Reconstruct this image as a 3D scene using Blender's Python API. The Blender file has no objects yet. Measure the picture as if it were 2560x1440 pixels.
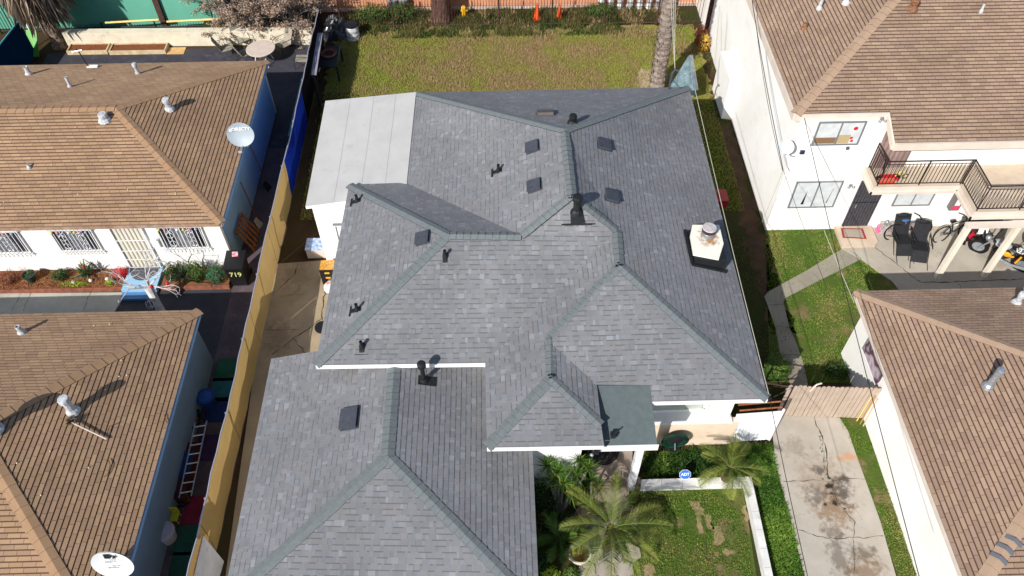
import bpy, math, random
import numpy as np
from mathutils import Vector, Matrix, noise as mnoise
from mathutils.geometry import tessellate_polygon
from mathutils.bvhtree import BVHTree
random.seed(7); rng = np.random.default_rng(11)
R_ = math.radians
S = bpy.context.scene
COL = S.collection

# ------------------------------------------------------------------ camera
CAM_H = 21.0
FPX = 2010.0
th, ro, ya = R_(50.76), R_(0.42), R_(1.05)
_fw = Vector((math.sin(ya)*math.cos(th), math.cos(ya)*math.cos(th), -math.sin(th)))
_rt = Vector((math.cos(ya), -math.sin(ya), 0)); _dn = _fw.cross(_rt)
_x = math.cos(ro)*_rt + math.sin(ro)*_dn
_y = -math.sin(ro)*_rt + math.cos(ro)*_dn
cd = bpy.data.cameras.new('camera'); cam = bpy.data.objects.new('camera', cd); COL.objects.link(cam)
m3 = Matrix((( _x.x, -_y.x, -_fw.x), (_x.y, -_y.y, -_fw.y), (_x.z, -_y.z, -_fw.z)))
cam.matrix_world = Matrix.Translation((0, 0, CAM_H)) @ m3.to_4x4()
cd.sensor_width = 36; cd.lens = FPX/2560*36; cd.clip_end = 500; cd.clip_start = 0.5
S.camera = cam

# ------------------------------------------------------------------ light
EL, AZ = 36.5, 36.5                       # sun height; direction the shadows run (clockwise from +Y)
w = bpy.data.worlds.new('World'); S.world = w; w.use_nodes = True
nt = w.node_tree; bg = nt.nodes['Background']
sky = nt.nodes.new('ShaderNodeTexSky'); sky.sky_type = 'NISHITA'; sky.sun_disc = False
sky.sun_elevation = R_(EL); sky.sun_rotation = R_(AZ+180)
nt.links.new(sky.outputs[0], bg.inputs[0]); bg.inputs[1].default_value = 0.1
sl = bpy.data.lights.new('sun', 'SUN'); sl.energy = 4.6; sl.angle = R_(0.5); sl.color = (1, .965, .915)
so = bpy.data.objects.new('sun', sl); COL.objects.link(so)
SUNDIR = Vector((math.sin(R_(AZ))*math.cos(R_(EL)), math.cos(R_(AZ))*math.cos(R_(EL)), -math.sin(R_(EL))))
so.rotation_euler = SUNDIR.to_track_quat('-Z', 'Y').to_euler(); so.location = (0, 0, 40)
S.view_settings.view_transform = 'Standard'; S.view_settings.look = 'None'; S.view_settings.gamma = 1
S.view_settings.exposure = 0.34
S.cycles.max_bounces = 6; S.cycles.transparent_max_bounces = 12

# ------------------------------------------------------------------ survey helpers: photograph measurements -> places
def ray(px, py):
    a = px-1280.0; b = py-720.0
    return _x*a + _y*b + _fw*FPX
def at(px, py, z=0.0):
    d = ray(px, py); t = (z-CAM_H)/d.z
    return Vector((d.x*t, d.y*t, z))
def onY(px, py, y):
    d = ray(px, py); t = y/d.y
    return Vector((d.x*t, y, CAM_H+d.z*t))
def onX(px, py, x):
    d = ray(px, py); t = x/d.x
    return Vector((x, d.y*t, CAM_H+d.z*t))
def hgt(bot, top, z0=0.0):
    b = at(*bot, z0); d = ray(*top)
    t = math.hypot(b.x, b.y)/math.hypot(d.x, d.y)
    return CAM_H+d.z*t-z0

# ------------------------------------------------------------------ materials
def srgb(r, g, b):
    f = lambda c: (c/255/12.92 if c/255 <= .04045 else ((c/255+.055)/1.055)**2.4)
    return (f(r), f(g), f(b), 1)
def NN(nt, t, **k):
    n = nt.nodes.new(t)
    for a, b in k.items(): setattr(n, a, b)
    return n
def mth(nt, op, a, b=None, c=None, clamp=False):
    n = nt.nodes.new('ShaderNodeMath'); n.operation = op; n.use_clamp = clamp
    for i, v in enumerate((a, b, c)):
        if v is None: continue
        if isinstance(v, (int, float)): n.inputs[i].default_value = v
        else: nt.links.new(v, n.inputs[i])
    return n.outputs[0]
def mixc(nt, f, a, b, mode='MIX'):
    n = nt.nodes.new('ShaderNodeMix'); n.data_type = 'RGBA'; n.blend_type = mode; n.clamp_factor = True
    for s, v in ((n.inputs[0], f), (n.inputs[6], a), (n.inputs[7], b)):
        if isinstance(v, (int, float)): s.default_value = v
        elif isinstance(v, tuple): s.default_value = v if len(v) == 4 else (*v, 1)
        else: nt.links.new(v, s)
    return n.outputs[2]
def ramp(nt, fac, stops):
    n = nt.nodes.new('ShaderNodeValToRGB'); e = n.color_ramp.elements
    while len(e) > 1: e.remove(e[-1])
    e[0].position = stops[0][0]; e[0].color = (*stops[0][1][:3], 1)
    for p, c in stops[1:]:
        q = e.new(p); q.color = (*c[:3], 1)
    nt.links.new(fac, n.inputs[0]); return n.outputs[0]
def noise(nt, vec, scale, detail=4, rough=.55, out=0):
    n = nt.nodes.new('ShaderNodeTexNoise'); n.inputs['Scale'].default_value = scale
    n.inputs['Detail'].default_value = detail; n.inputs['Roughness'].default_value = rough
    if vec is not None: nt.links.new(vec, n.inputs['Vector'])
    return n.outputs[out]
def newmat(name):
    m = bpy.data.materials.new(name); m.use_nodes = True
    nt = m.node_tree; return m, nt, nt.nodes['Principled BSDF']
def objc(nt): return nt.nodes.new('ShaderNodeTexCoord').outputs['Object']
def bump(nt, b, h, dist, strength=1.0):
    n = nt.nodes.new('ShaderNodeBump'); n.inputs['Strength'].default_value = strength
    n.inputs['Distance'].default_value = dist; nt.links.new(h, n.inputs['Height']); nt.links.new(n.outputs[0], b.inputs['Normal'])
_mc = {}
def pm(name, c1, c2=None, scale=4, rough=.8, metal=0, bd=0, bs=40, lo=.38, hi=.62, spec=.3, c3=None, s3=20, a3=.5):
    """noise-mixed surface; colours as sRGB 0-255 triples"""
    if name in _mc: return _mc[name]
    m, nt, b = newmat(name); _mc[name] = m
    a = srgb(*c1); o = objc(nt)
    if c2 is not None:
        f = noise(nt, o, scale, 6, .6); f = mth(nt, 'MULTIPLY_ADD', f, 1/(hi-lo), -lo/(hi-lo), clamp=True)
        c = mixc(nt, f, a, srgb(*c2))
        if c3 is not None:
            f3 = noise(nt, o, s3, 5, .65); f3 = mth(nt, 'MULTIPLY_ADD', f3, 8, -4.6, clamp=True); f3 = mth(nt, 'MULTIPLY', f3, a3)
            c = mixc(nt, f3, c, srgb(*c3))
        nt.links.new(c, b.inputs['Base Color'])
    else: b.inputs['Base Color'].default_value = a
    b.inputs['Roughness'].default_value = rough; b.inputs['Metallic'].default_value = metal
    b.inputs['Specular IOR Level'].default_value = spec
    if bd: bump(nt, b, noise(nt, o, bs, 4, .6), bd)
    return m

def shingle(name, row, tab, base, vari, darkline, shift, jit, slot, bandw, bandprob, seedoff=0):
    m, nt, b = newmat(name)
    uv = NN(nt, 'ShaderNodeUVMap', uv_map='UVMap').outputs[0]
    sp = NN(nt, 'ShaderNodeSeparateXYZ'); nt.links.new(uv, sp.inputs[0]); u, v = sp.outputs[0], sp.outputs[1]
    vr = mth(nt, 'DIVIDE', v, row); r = mth(nt, 'FLOOR', vr); vf = mth(nt, 'FRACT', vr)
    wn = NN(nt, 'ShaderNodeTexWhiteNoise', noise_dimensions='1D'); nt.links.new(mth(nt, 'ADD', r, seedoff+.5), wn.inputs['W'])
    u1 = mth(nt, 'DIVIDE', u, tab)
    u1 = mth(nt, 'ADD', u1, mth(nt, 'MULTIPLY', r, shift))
    u1 = mth(nt, 'ADD', u1, mth(nt, 'MULTIPLY', wn.outputs[0], jit*13 if jit > .2 else jit))
    if jit > .2:
        s = mth(nt, 'SINE', mth(nt, 'ADD', mth(nt, 'MULTIPLY', u1, 2.3), mth(nt, 'MULTIPLY', wn.outputs[0], 40)))
        u1 = mth(nt, 'ADD', u1, mth(nt, 'MULTIPLY', s, .34))
    c = mth(nt, 'FLOOR', u1); uf = mth(nt, 'FRACT', u1)
    cb = NN(nt, 'ShaderNodeCombineXYZ'); nt.links.new(c, cb.inputs[0]); nt.links.new(r, cb.inputs[1]); cb.inputs[2].default_value = seedoff
    w2 = NN(nt, 'ShaderNodeTexWhiteNoise', noise_dimensions='3D'); nt.links.new(cb.outputs[0], w2.inputs['Vector'])
    col = ramp(nt, w2.outputs[0], base)
    s2 = NN(nt, 'ShaderNodeSeparateColor'); nt.links.new(w2.outputs[1], s2.inputs[0])
    col = mixc(nt, mth(nt, 'MULTIPLY', mth(nt, 'GREATER_THAN', s2.outputs[1], .72), .55), col, vari[0])
    col = mixc(nt, mth(nt, 'MULTIPLY', mth(nt, 'LESS_THAN', s2.outputs[1], .2), .55), col, vari[1])
    o = objc(nt)
    big = noise(nt, o, .55, 5, .6); big = mth(nt, 'MULTIPLY_ADD', big, .7, .65)
    fine = noise(nt, o, 85, 3, .7); fine = mth(nt, 'MULTIPLY_ADD', fine, .5, .75)
    bf = mth(nt, 'MULTIPLY', big, fine)
    cc = NN(nt, 'ShaderNodeCombineXYZ')
    for i in range(3): nt.links.new(bf, cc.inputs[i])
    col = mixc(nt, 1.0, col, cc.outputs[0], 'MULTIPLY')
    # dark band under each butt: edge line plus painted shadow; slots between tabs
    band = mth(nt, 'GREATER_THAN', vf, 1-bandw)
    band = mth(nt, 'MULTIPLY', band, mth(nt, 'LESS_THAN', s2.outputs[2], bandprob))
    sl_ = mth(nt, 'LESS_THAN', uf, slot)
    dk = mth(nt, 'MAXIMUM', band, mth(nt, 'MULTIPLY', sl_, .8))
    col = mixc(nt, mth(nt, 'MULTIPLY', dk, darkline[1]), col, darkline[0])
    nt.links.new(col, b.inputs['Base Color']); b.inputs['Roughness'].default_value = .93
    b.inputs['Specular IOR Level'].default_value = .2
    bump(nt, b, noise(nt, o, 150, 2, .7), .004)
    return m
G = lambda v, t=(.99, 1, 1.055): (v*t[0], v*t[1], v*t[2])
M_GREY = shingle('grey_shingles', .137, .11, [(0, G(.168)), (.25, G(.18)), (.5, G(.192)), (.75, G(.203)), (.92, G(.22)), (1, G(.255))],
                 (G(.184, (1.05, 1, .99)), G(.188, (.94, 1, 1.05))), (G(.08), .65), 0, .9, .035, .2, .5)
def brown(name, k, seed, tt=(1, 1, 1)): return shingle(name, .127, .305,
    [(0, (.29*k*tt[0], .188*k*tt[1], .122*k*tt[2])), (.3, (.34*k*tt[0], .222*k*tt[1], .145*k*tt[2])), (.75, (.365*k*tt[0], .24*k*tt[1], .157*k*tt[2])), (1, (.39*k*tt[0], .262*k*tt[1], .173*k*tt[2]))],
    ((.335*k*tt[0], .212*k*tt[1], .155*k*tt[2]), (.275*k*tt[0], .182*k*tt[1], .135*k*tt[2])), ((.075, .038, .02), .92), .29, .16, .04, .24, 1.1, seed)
M_BR1 = brown('tan_shingles', 1.0, 3, (1, .98, .88)); M_BR2 = brown('tan_shingles_b', .97, 9, (.98, 1.02, 1.08))
M_BR3 = brown('brown_shingles', .95, 17, (.98, 1.04, 1.1))
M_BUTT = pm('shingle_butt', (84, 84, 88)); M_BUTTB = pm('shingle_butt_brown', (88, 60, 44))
M_CAPG = pm('ridge_cap_grey', (103, 109, 110), (111, 117, 118), 9, .95, bd=.004, bs=120, c3=(92, 98, 101), s3=60, a3=.6)
M_CAPB = pm('ridge_cap_tan', (152, 121, 92), (158, 127, 98), 3, .95, bd=.004, bs=120, c3=(138, 104, 76), s3=12, a3=.5)
M_CAPR = pm('ridge_cap_brown', (158, 132, 110), (164, 139, 117), 3, .95, bd=.004, bs=120, c3=(136, 112, 92), s3=12, a3=.5)
M_WHITE = pm('white_paint', (233, 233, 230), (226, 226, 224), 1.5, .6, bd=.002, bs=60, c3=(206, 202, 194), s3=3, a3=.35)
M_STUCCO = pm('white_stucco', (242, 240, 236), (236, 233, 226), .8, .85, bd=.004, bs=90, c3=(220, 215, 202), s3=1.2, a3=.4)
M_CREAM = pm('cream_stucco', (231, 222, 205), (222, 212, 194), .9, .85, bd=.006, bs=90, c3=(196, 180, 160), s3=2, a3=.5)
M_BLUEW = pm('pale_blue_stucco', (130, 168, 205), (120, 158, 196), 1, .85, bd=.006, bs=90, c3=(150, 178, 204), s3=2, a3=.5)
M_FLAT = pm('rolled_roofing_white', (183, 181, 178), (176, 174, 171), 1.2, .9, bd=.003, bs=50, c3=(160, 161, 161), s3=2, a3=.5)
M_PORCHR = pm('rolled_roofing_grey', (84, 94, 95), (92, 101, 101), 6, .95, bd=.004, bs=120, c3=(72, 81, 82), s3=70, a3=.7)
M_BLACK = pm('black_metal', (26, 28, 30), (34, 36, 38), 6, .55)
M_VENT = pm('painted_vent', (62, 65, 74), (70, 74, 82), 8, .6)
M_BLKPL = pm('black_plastic', (22, 22, 24), rough=.45, spec=.5)
M_STEEL = pm('galvanised_steel', (176, 182, 188), (150, 156, 162), 12, .42, .6)
M_RUST = pm('rusty_steel', (112, 74, 52), (150, 112, 84), 14, .8, .2)
M_WOOD = pm('weathered_wood', (150, 118, 84), (122, 92, 62), 12, .85, bd=.003)
M_GLASS = pm('window_glass', (70, 80, 88), (96, 106, 112), 1.5, .08, spec=.8)
M_DARKG = pm('dark_window', (22, 22, 28), (46, 46, 54), 3, .12, spec=.8)
M_BLIND = pm('pale_blind', (205, 208, 208), (190, 194, 196), 4, .6)
M_RUBBER = pm('rubber', (20, 20, 21), rough=.85)
M_IRON = pm('rusty_iron', (62, 44, 36), (40, 32, 30), 20, .8)
M_CONC = pm('concrete', (158, 152, 140), (140, 134, 122), 1.1, .93, bd=.004, bs=50, c3=(112, 106, 96), s3=2.2, a3=.5)
M_CRACK = pm('crack_soil', (52, 46, 36), (70, 66, 44), 8, .95)

# ------------------------------------------------------------------ mesh builder
class MB:
    def __init__(s): s.v = []; s.f = []; s.m = []; s.uv = []; s.hasuv = False; s.tint = []
    def poly(s, pts, m=0, uv=None, tint=None):
        i = len(s.v); s.v += [tuple(p) for p in pts]; s.f.append(tuple(range(i, i+len(pts)))); s.m.append(m)
        s.uv.append(uv); s.tint.append(tint)
        if uv is not None: s.hasuv = True
        return s
    def face(s, idx, m=0): s.f.append(tuple(idx)); s.m.append(m); s.uv.append(None); s.tint.append(None)
    def box(s, a, b, m=0, M=None):
        x0, y0, z0 = a; x1, y1, z1 = b
        c = [(x0, y0, z0), (x1, y0, z0), (x1, y1, z0), (x0, y1, z0), (x0, y0, z1), (x1, y0, z1), (x1, y1, z1), (x0, y1, z1)]
        if M is not None: c = [tuple(M @ Vector(p)) for p in c]
        i = len(s.v); s.v += c
        for q in ((0, 3, 2, 1), (4, 5, 6, 7), (0, 1, 5, 4), (1, 2, 6, 5), (2, 3, 7, 6), (3, 0, 4, 7)): s.face([i+k for k in q], m)
        return s
    def prism(s, pts, z0, z1, m=0, mt=None):
        n = len(pts); i = len(s.v)
        s.v += [(p[0], p[1], z0) for p in pts]+[(p[0], p[1], z1) for p in pts]
        s.face(range(i+n-1, i-1, -1), m); s.face(range(i+n, i+2*n), m if mt is None else mt)
        for k in range(n): s.face((i+k, i+(k+1) % n, i+n+(k+1) % n, i+n+k), m)
        return s
    def slab(s, pts, t, m=0, mside=None):
        """thick sheet: 3D polygon extruded straight down by t"""
        n = len(pts); i = len(s.v)
        s.v += [tuple(p) for p in pts]+[(p[0], p[1], p[2]-t) for p in pts]
        s.face(range(i, i+n), m); s.face(range(i+2*n-1, i+n-1, -1), m if mside is None else mside)
        for k in range(n): s.face((i+k, i+n+k, i+n+(k+1) % n, i+(k+1) % n), m if mside is None else mside)
        return s
    def tube(s, pts, r, n=6, m=0, cap=True, closed=False):
        pts = [Vector(p) for p in pts]; rs = r if isinstance(r, (list, tuple)) else [r]*len(pts)
        i0 = len(s.v); L = len(pts); up = None
        for k, p in enumerate(pts):
            a = pts[(k-1) % L] if (k > 0 or closed) else p; c = pts[(k+1) % L] if (k < L-1 or closed) else p
            d = (c-a).normalized() if (c-a).length > 1e-9 else Vector((0, 0, 1))
            if up is None: up = Vector((0, 0, 1)) if abs(d.z) < .9 else Vector((1, 0, 0))
            sx = d.cross(up)
            if sx.length < 1e-5: sx = d.cross(Vector((0.3, 1, 0.2)))
            sx.normalize(); up = sx.cross(d).normalized()
            for j in range(n):
                t = 2*math.pi*j/n; s.v.append(tuple(p+(sx*math.cos(t)+up*math.sin(t))*rs[k]))
        for k in range(L if closed else L-1):
            for j in range(n):
                a = i0+k*n+j; b = i0+k*n+(j+1) % n; k2 = (k+1) % L
                s.face((a, b, i0+k2*n+(j+1) % n, i0+k2*n+j), m)
        if cap and not closed:
            s.face([i0+j for j in range(n-1, -1, -1)], m); s.face([i0+(L-1)*n+j for j in range(n)], m)
        return s
    def lathe(s, c, prof, n=16, m=0, M=None):
        """prof: list of (r,z)"""
        i0 = len(s.v); c = Vector(c)
        for r, z in prof:
            for j in range(n):
                t = 2*math.pi*j/n; p = Vector((r*math.cos(t), r*math.sin(t), z))
                if M is not None: p = M @ p
                s.v.append(tuple(c+p))
        for k in range(len(prof)-1):
            for j in range(n): s.face((i0+k*n+j, i0+k*n+(j+1) % n, i0+(k+1)*n+(j+1) % n, i0+(k+1)*n+j), m)
        s.face([i0+j for j in range(n-1, -1, -1)], m); s.face([i0+(len(prof)-1)*n+j for j in range(n)], m)
        return s
    def ball(s, c, r, n=10, m=0, M=None):
        r = r if isinstance(r, (tuple, list)) else (r, r, r)
        prof = [(math.sin(math.pi*k/n), -math.cos(math.pi*k/n)) for k in range(1, n)]
        T = Matrix.Diagonal((r[0], r[1], r[2])).to_4x4()
        if M is not None: T = M.to_4x4() @ T
        return s.lathe(c, [(.02, -1)]+prof+[(.02, 1)], n+2, m, T)
    def build(s, name, mats, parent=None, smooth=False):
        me = bpy.data.meshes.new(name)
        me.from_pydata(s.v, [], s.f)
        if not isinstance(mats, (list, tuple)): mats = [mats]
        for q in mats: me.materials.append(q)
        me.polygons.foreach_set('material_index', s.m)
        if s.hasuv:
            l = me.uv_layers.new(name='UVMap'); d = []
            for f, uv in zip(s.f, s.uv): d += (uv if uv is not None else [(0, 0)]*len(f))
            l.data.foreach_set('uv', [q for p in d for q in p])
        if any(t is not None for t in s.tint):
            a = me.attributes.new('tint', 'FLOAT', 'FACE'); a.data.foreach_set('value', [t or 0 for t in s.tint])
        if smooth: me.polygons.foreach_set('use_smooth', [True]*len(s.f))
        me.update(); o = bpy.data.objects.new(name, me); COL.objects.link(o)
        if parent is not None:
            o.parent = parent; o.matrix_parent_inverse = Matrix.Translation(-Vector(chainloc(parent)))
        return o
def chainloc(o):
    return Vector(o.location) if o.type == 'EMPTY' else Vector((0, 0, 0))
def thing(name, label, cat, loc=(0, 0, 0), group=None):
    o = bpy.data.objects.new(name, None); COL.objects.link(o); o.location = Vector(loc); o.empty_display_size = .3
    o['label'] = label; o['category'] = cat
    if group: o['group'] = group
    return o
def tag(o, label, cat, group=None):
    o['label'] = label; o['category'] = cat
    if group: o['group'] = group
    return o
def struct(mb, name, mats, kind='structure', smooth=False):
    o = mb.build(name, mats, None, smooth); o['kind'] = kind; return o
def part(mb, name, mats, parent, label=None, smooth=False):
    o = mb.build(name, mats, parent, smooth)
    if label: o['label'] = label
    return o

# ------------------------------------------------------------------ shingled roof planes laid course by course
def roof_face(mb, pts, e0, e1, row, lift, m=0, mb_butt=1):
    """pts: 3D polygon; e0,e1: two points giving the eave line, left to right seen from outside"""
    pts = [Vector(p) for p in pts]; e0, e1 = Vector(e0), Vector(e1)
    u = (e1-e0); u.z = 0; u.normalize()
    nrm = Vector((0, 0, 0))
    for i in range(len(pts)):
        a, b = pts[i], pts[(i+1) % len(pts)]
        nrm += Vector(((a.y-b.y)*(a.z+b.z), (a.z-b.z)*(a.x+b.x), (a.x-b.x)*(a.y+b.y)))
    if nrm.z < 0: nrm = -nrm
    nrm.normalize(); v = nrm.cross(u).normalized()
    if v.z < 0: v = -v
    U = lambda p: (p.dot(u), (p-e0).dot(v))
    tris = tessellate_polygon([pts])
    for t in tris:
        T = [pts[i] for i in t]; V = [U(p)[1] for p in T]
        k0 = math.floor(min(V)/row+1e-6); k1 = math.ceil(max(V)/row-1e-6)
        for k in range(k0, k1):
            lo, hi = k*row, (k+1)*row
            P = T
            for lim, sg in ((lo, 1), (hi, -1)):
                Q = []
                for i in range(len(P)):
                    a, b = P[i], P[(i+1) % len(P)]; va, vb = (U(a)[1]-lim)*sg, (U(b)[1]-lim)*sg
                    if va >= 0: Q.append(a)
                    if (va > 0 and vb < 0) or (va < 0 and vb > 0): Q.append(a.lerp(b, va/(va-vb)))
                P = Q
                if len(P) < 3: break
            if len(P) < 3: continue
            out = []; uvs = []
            for p in P:
                uu, vv = U(p); f = 1-(min(max(vv, lo), hi)-lo)/row
                out.append(p+nrm*lift*(f+.05)); uvs.append((uu, min(max(vv, lo+1e-4), hi-1e-4)))
            nn = (out[1]-out[0]).cross(out[2]-out[0])
            if nn.dot(nrm) < 0: out.reverse(); uvs.reverse()
            mb.poly(out, m, uvs)
            low = [p for p in P if abs(U(p)[1]-lo) < 1e-4]
            if len(low) >= 2:
                low.sort(key=lambda p: U(p)[0]); a, b = low[0], low[-1]
                if (b-a).length > 1e-4:
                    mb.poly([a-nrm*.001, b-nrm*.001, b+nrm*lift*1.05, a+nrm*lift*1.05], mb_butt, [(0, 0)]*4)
def caps(a, b, wd, fac, mats, parent, seg=.2, name='ridge_cap', step=.017, lift=.014):
    """folded cap shingles from low end a to high end b; fac = how fast the side wings drop"""
    a, b = Vector(a), Vector(b); d = b-a; L = d.length; d.normalize()
    s = Vector((d.y, -d.x, 0)).normalized(); n = max(1, int(L/seg)); mb = MB()
    for k in range(n+1):
        t0, t1 = k*seg, min(L, (k+1)*seg+.03)
        if t1-t0 < .02: break
        j = random.uniform(-.006, .006)
        p0 = a+d*t0+Vector((0, 0, lift+step)); p1 = a+d*t1+Vector((0, 0, lift))
        for sg in (1, -1):
            q0 = p0+s*sg*(wd+j)-Vector((0, 0, wd*fac)); q1 = p1+s*sg*(wd+j)-Vector((0, 0, wd*fac))
            mb.poly([p0, q0, q1, p1] if sg > 0 else [q0, p0, p1, q1])
            mb.poly([p0, q0, q0-Vector((0, 0, step+.006)), p0-Vector((0, 0, step+.006))], 1)
            mb.poly([q0, q1, q1-Vector((0, 0, .016)), q0-Vector((0, 0, .016))], 1)
    return part(mb, name, mats, parent)
def box_obj(name, a, b, mat, parent=None, label=None):
    return part(MB().box(a, b), name, mat, parent, label)

# ================================================================== GROUND AND PAVING
def grassmat(name, cols, scale=1.2, fine=30, patch=None):
    m, nt, b = newmat(name); o = objc(nt)
    n1 = noise(nt, o, scale, 6, .62); n1 = mth(nt, 'MULTIPLY_ADD', n1, 2.6, -.8, clamp=True)
    c = ramp(nt, n1, [(i/(len(cols)-1), srgb(*q)) for i, q in enumerate(cols)])
    n2 = noise(nt, o, fine, 4, .7); n2 = mth(nt, 'MULTIPLY_ADD', n2, 1.6, .2)
    cc = NN(nt, 'ShaderNodeCombineXYZ')
    for i in range(3): nt.links.new(n2, cc.inputs[i])
    c = mixc(nt, .8, c, cc.outputs[0], 'MULTIPLY')
    if patch:
        p = noise(nt, o, patch[0], 4, .6); p = mth(nt, 'MULTIPLY_ADD', p, 9, -9*patch[1], clamp=True)
        c = mixc(nt, p, c, srgb(*patch[2]))
    nt.links.new(c, b.inputs['Base Color']); b.inputs['Roughness'].default_value = .95
    b.inputs['Specular IOR Level'].default_value = .1
    bump(nt, b, noise(nt, o, 60, 3, .7), .02); return m
M_GROUND = grassmat('soil_ground', [(58, 44, 30), (74, 58, 40), (66, 62, 34)], .7, 25)
M_LAWNB = grassmat('dry_lawn_soil', [(130, 132, 58), (136, 126, 70), (140, 118, 82)], .45, 18)
M_LAWNG = grassmat('green_lawn_soil', [(66, 84, 34), (80, 96, 40), (112, 102, 64)], .6, 20, (1.1, .55, (128, 108, 80)))
M_DIRTG = grassmat('weedy_dirt', [(62, 50, 34), (58, 62, 30), (52, 60, 28)], .8, 22)
M_MULCH = grassmat('red_mulch', [(110, 62, 42), (128, 78, 52), (92, 60, 40)], 6, 60)
M_TERRA = pm('terracotta_paint', (206, 146, 112), (190, 132, 100), 1.2, .9, c3=(150, 104, 80), s3=3, a3=.5)

def sheet(name, pts, z, mat, inset=0):
    return struct(MB().poly([(p[0], p[1], z) for p in pts]), name, mat)
def P(*px): return [at(*p) for p in px]
struct(MB().poly([(-90, -60, 0), (90, -60, 0), (90, 140, 0), (-90, 140, 0)]), 'ground', M_GROUND)
back_lawn_poly = [(-5.9, 22), (9.0, 22), (9.0, 32.6), (-7.4, 32.6), (-7.4, 28), (-5.9, 28)]
pass
far_strip_poly = [(-7.3, 32.6), (10.5, 32.6), (10.5, 34.0), (-7.3, 34.0)]
sheet('far_grass_strip', far_strip_poly, .004, M_DIRTG)
side_poly = [(6.0, 12.1), (9.35, 12.1), (9.35, 27), (6.0, 27)]
sheet('side_yard', side_poly, .008, M_DIRTG)
east_lawn_poly = [(9.36, 12.1), (10.6, 12.1), (10.6, 14.4), (16, 14.4), (16, 16.6), (14, 19.5), (9.36, 19.5)]
east_lawn_poly = [tuple(p)[:2] for p in P((1913, 577), (2083, 573), (2103, 623), (2151, 649), (2253, 724), (2300, 800), (2215, 960), (1925, 955))]
sheet('east_lawn', east_lawn_poly, .012, M_LAWNG)
front_lawn_poly = [tuple(p)[:2] for p in P((1600, 1228), (1858, 1222), (1900, 1500), (1560, 1500), (1600, 1400))]
front_bed_poly = [tuple(p)[:2] for p in P((1335, 1170), (1905, 1106), (1934, 1130), (2020, 1500), (1335, 1500))]
sheet('front_yard_soil', front_bed_poly, .004, M_DIRTG)
sheet('front_lawn', front_lawn_poly, .008, M_LAWNG)
drive_strip_poly = [tuple(p)[:2] for p in P((2092, 1045), (2160, 1045), (2189, 1129), (2310, 1500), (2262, 1500), (2200, 1304), (2138, 1133))]
sheet('driveway_verge', drive_strip_poly, .012, M_LAWNG)

# driveway with oil stains, cracks and joints
def stained(name, base, c2, stains, sc=1.1):
    m, nt, b = newmat(name); o = objc(nt)
    f = noise(nt, o, sc, 7, .65); f = mth(nt, 'MULTIPLY_ADD', f, 3.2, -1.1, clamp=True)
    c = mixc(nt, f, srgb(*base), srgb(*c2))
    nz = noise(nt, o, 5, 6, .7); nz2 = noise(nt, o, 2.3, 5, .6, 1)
    for (x, y, rx, ry, col, st) in stains:
        va = NN(nt, 'ShaderNodeVectorMath', operation='SUBTRACT'); nt.links.new(o, va.inputs[0]); va.inputs[1].default_value = (x, y, 0)
        vb = NN(nt, 'ShaderNodeVectorMath', operation='MULTIPLY'); nt.links.new(va.outputs[0], vb.inputs[0]); vb.inputs[1].default_value = (1/rx, 1/ry, 0)
        vc = NN(nt, 'ShaderNodeVectorMath', operation='LENGTH'); nt.links.new(vb.outputs[0], vc.inputs[0])
        d = mth(nt, 'ADD', vc.outputs['Value'], mth(nt, 'MULTIPLY_ADD', nz, 3.2, -1.6))
        k = mth(nt, 'MULTIPLY_ADD', d, -1.5, 1.5, clamp=True)
        c = mixc(nt, mth(nt, 'MULTIPLY', k, st), c, srgb(*col))
    nf = noise(nt, o, 70, 4, .7); nf = mth(nt, 'MULTIPLY_ADD', nf, .5, .75)
    cc = NN(nt, 'ShaderNodeCombineXYZ')
    for i in range(3): nt.links.new(nf, cc.inputs[i])
    c = mixc(nt, 1, c, cc.outputs[0], 'MULTIPLY')
    nt.links.new(c, b.inputs['Base Color']); b.inputs['Roughness'].default_value = .93
    bump(nt, b, noise(nt, o, 60, 4, .6), .004); return m
def st(px, py, rx, ry, col, s): p = at(px, py); return (p.x, p.y, rx, ry, col, s)
M_DRIVE = stained('driveway_concrete', (176, 168, 157), (162, 154, 141), [
    st(2060, 1215, .9, 1.1, (138, 114, 86), .5), st(2085, 1270, .6, .7, (128, 98, 66), .7), st(2105, 1230, .3, .55, (74, 68, 60), .8),
    st(2040, 1240, .35, .35, (100, 94, 88), .7), st(2048, 1178, .22, .2, (78, 72, 64), .8), st(2110, 1202, .22, .2, (76, 70, 62), .8),
    st(2118, 1145, .35, .16, (182, 128, 84), .7), st(1985, 1120, .4, .4, (132, 122, 106), .6),
    st(2080, 1330, .35, .4, (104, 92, 78), .6), st(2100, 1400, .35, .8, (100, 90, 78), .7), st(2155, 1385, .4, .3, (92, 78, 62), .75),
    st(2165, 1430, .6, .5, (116, 88, 60), .7),
    st(2073, 1215, .14, .13, (38, 32, 27), 1), st(2078, 1236, .13, .1, (40, 32, 26), 1), st(2086, 1260, .17, .1, (42, 32, 25), 1),
    st(2072, 1196, .07, .06, (40, 35, 30), 1), st(2056, 1199, .06, .05, (46, 42, 36), 1), st(2062, 1262, .07, .06, (50, 40, 34), 1), st(2111, 1272, .05, .04, (60, 44, 34), 1)])
def strip(mb, pts, wd, z, m=1):
    pts = [Vector((p[0], p[1], z)) for p in pts]
    for a, b in zip(pts, pts[1:]):
        n = max(3, int((b-a).length/.12)); prev = None
        d = (b-a); s = Vector((d.y, -d.x, 0)).normalized()
        for k in range(n+1):
            p = a.lerp(b, k/n)+s*random.uniform(-.03, .03)*(0 < k < n); ww = wd*random.uniform(.15, 1.0)
            cur = (p-s*ww/2, p+s*ww/2)
            if prev: mb.poly([prev[0], prev[1], cur[1], cur[0]], m)
            prev = cur
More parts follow.
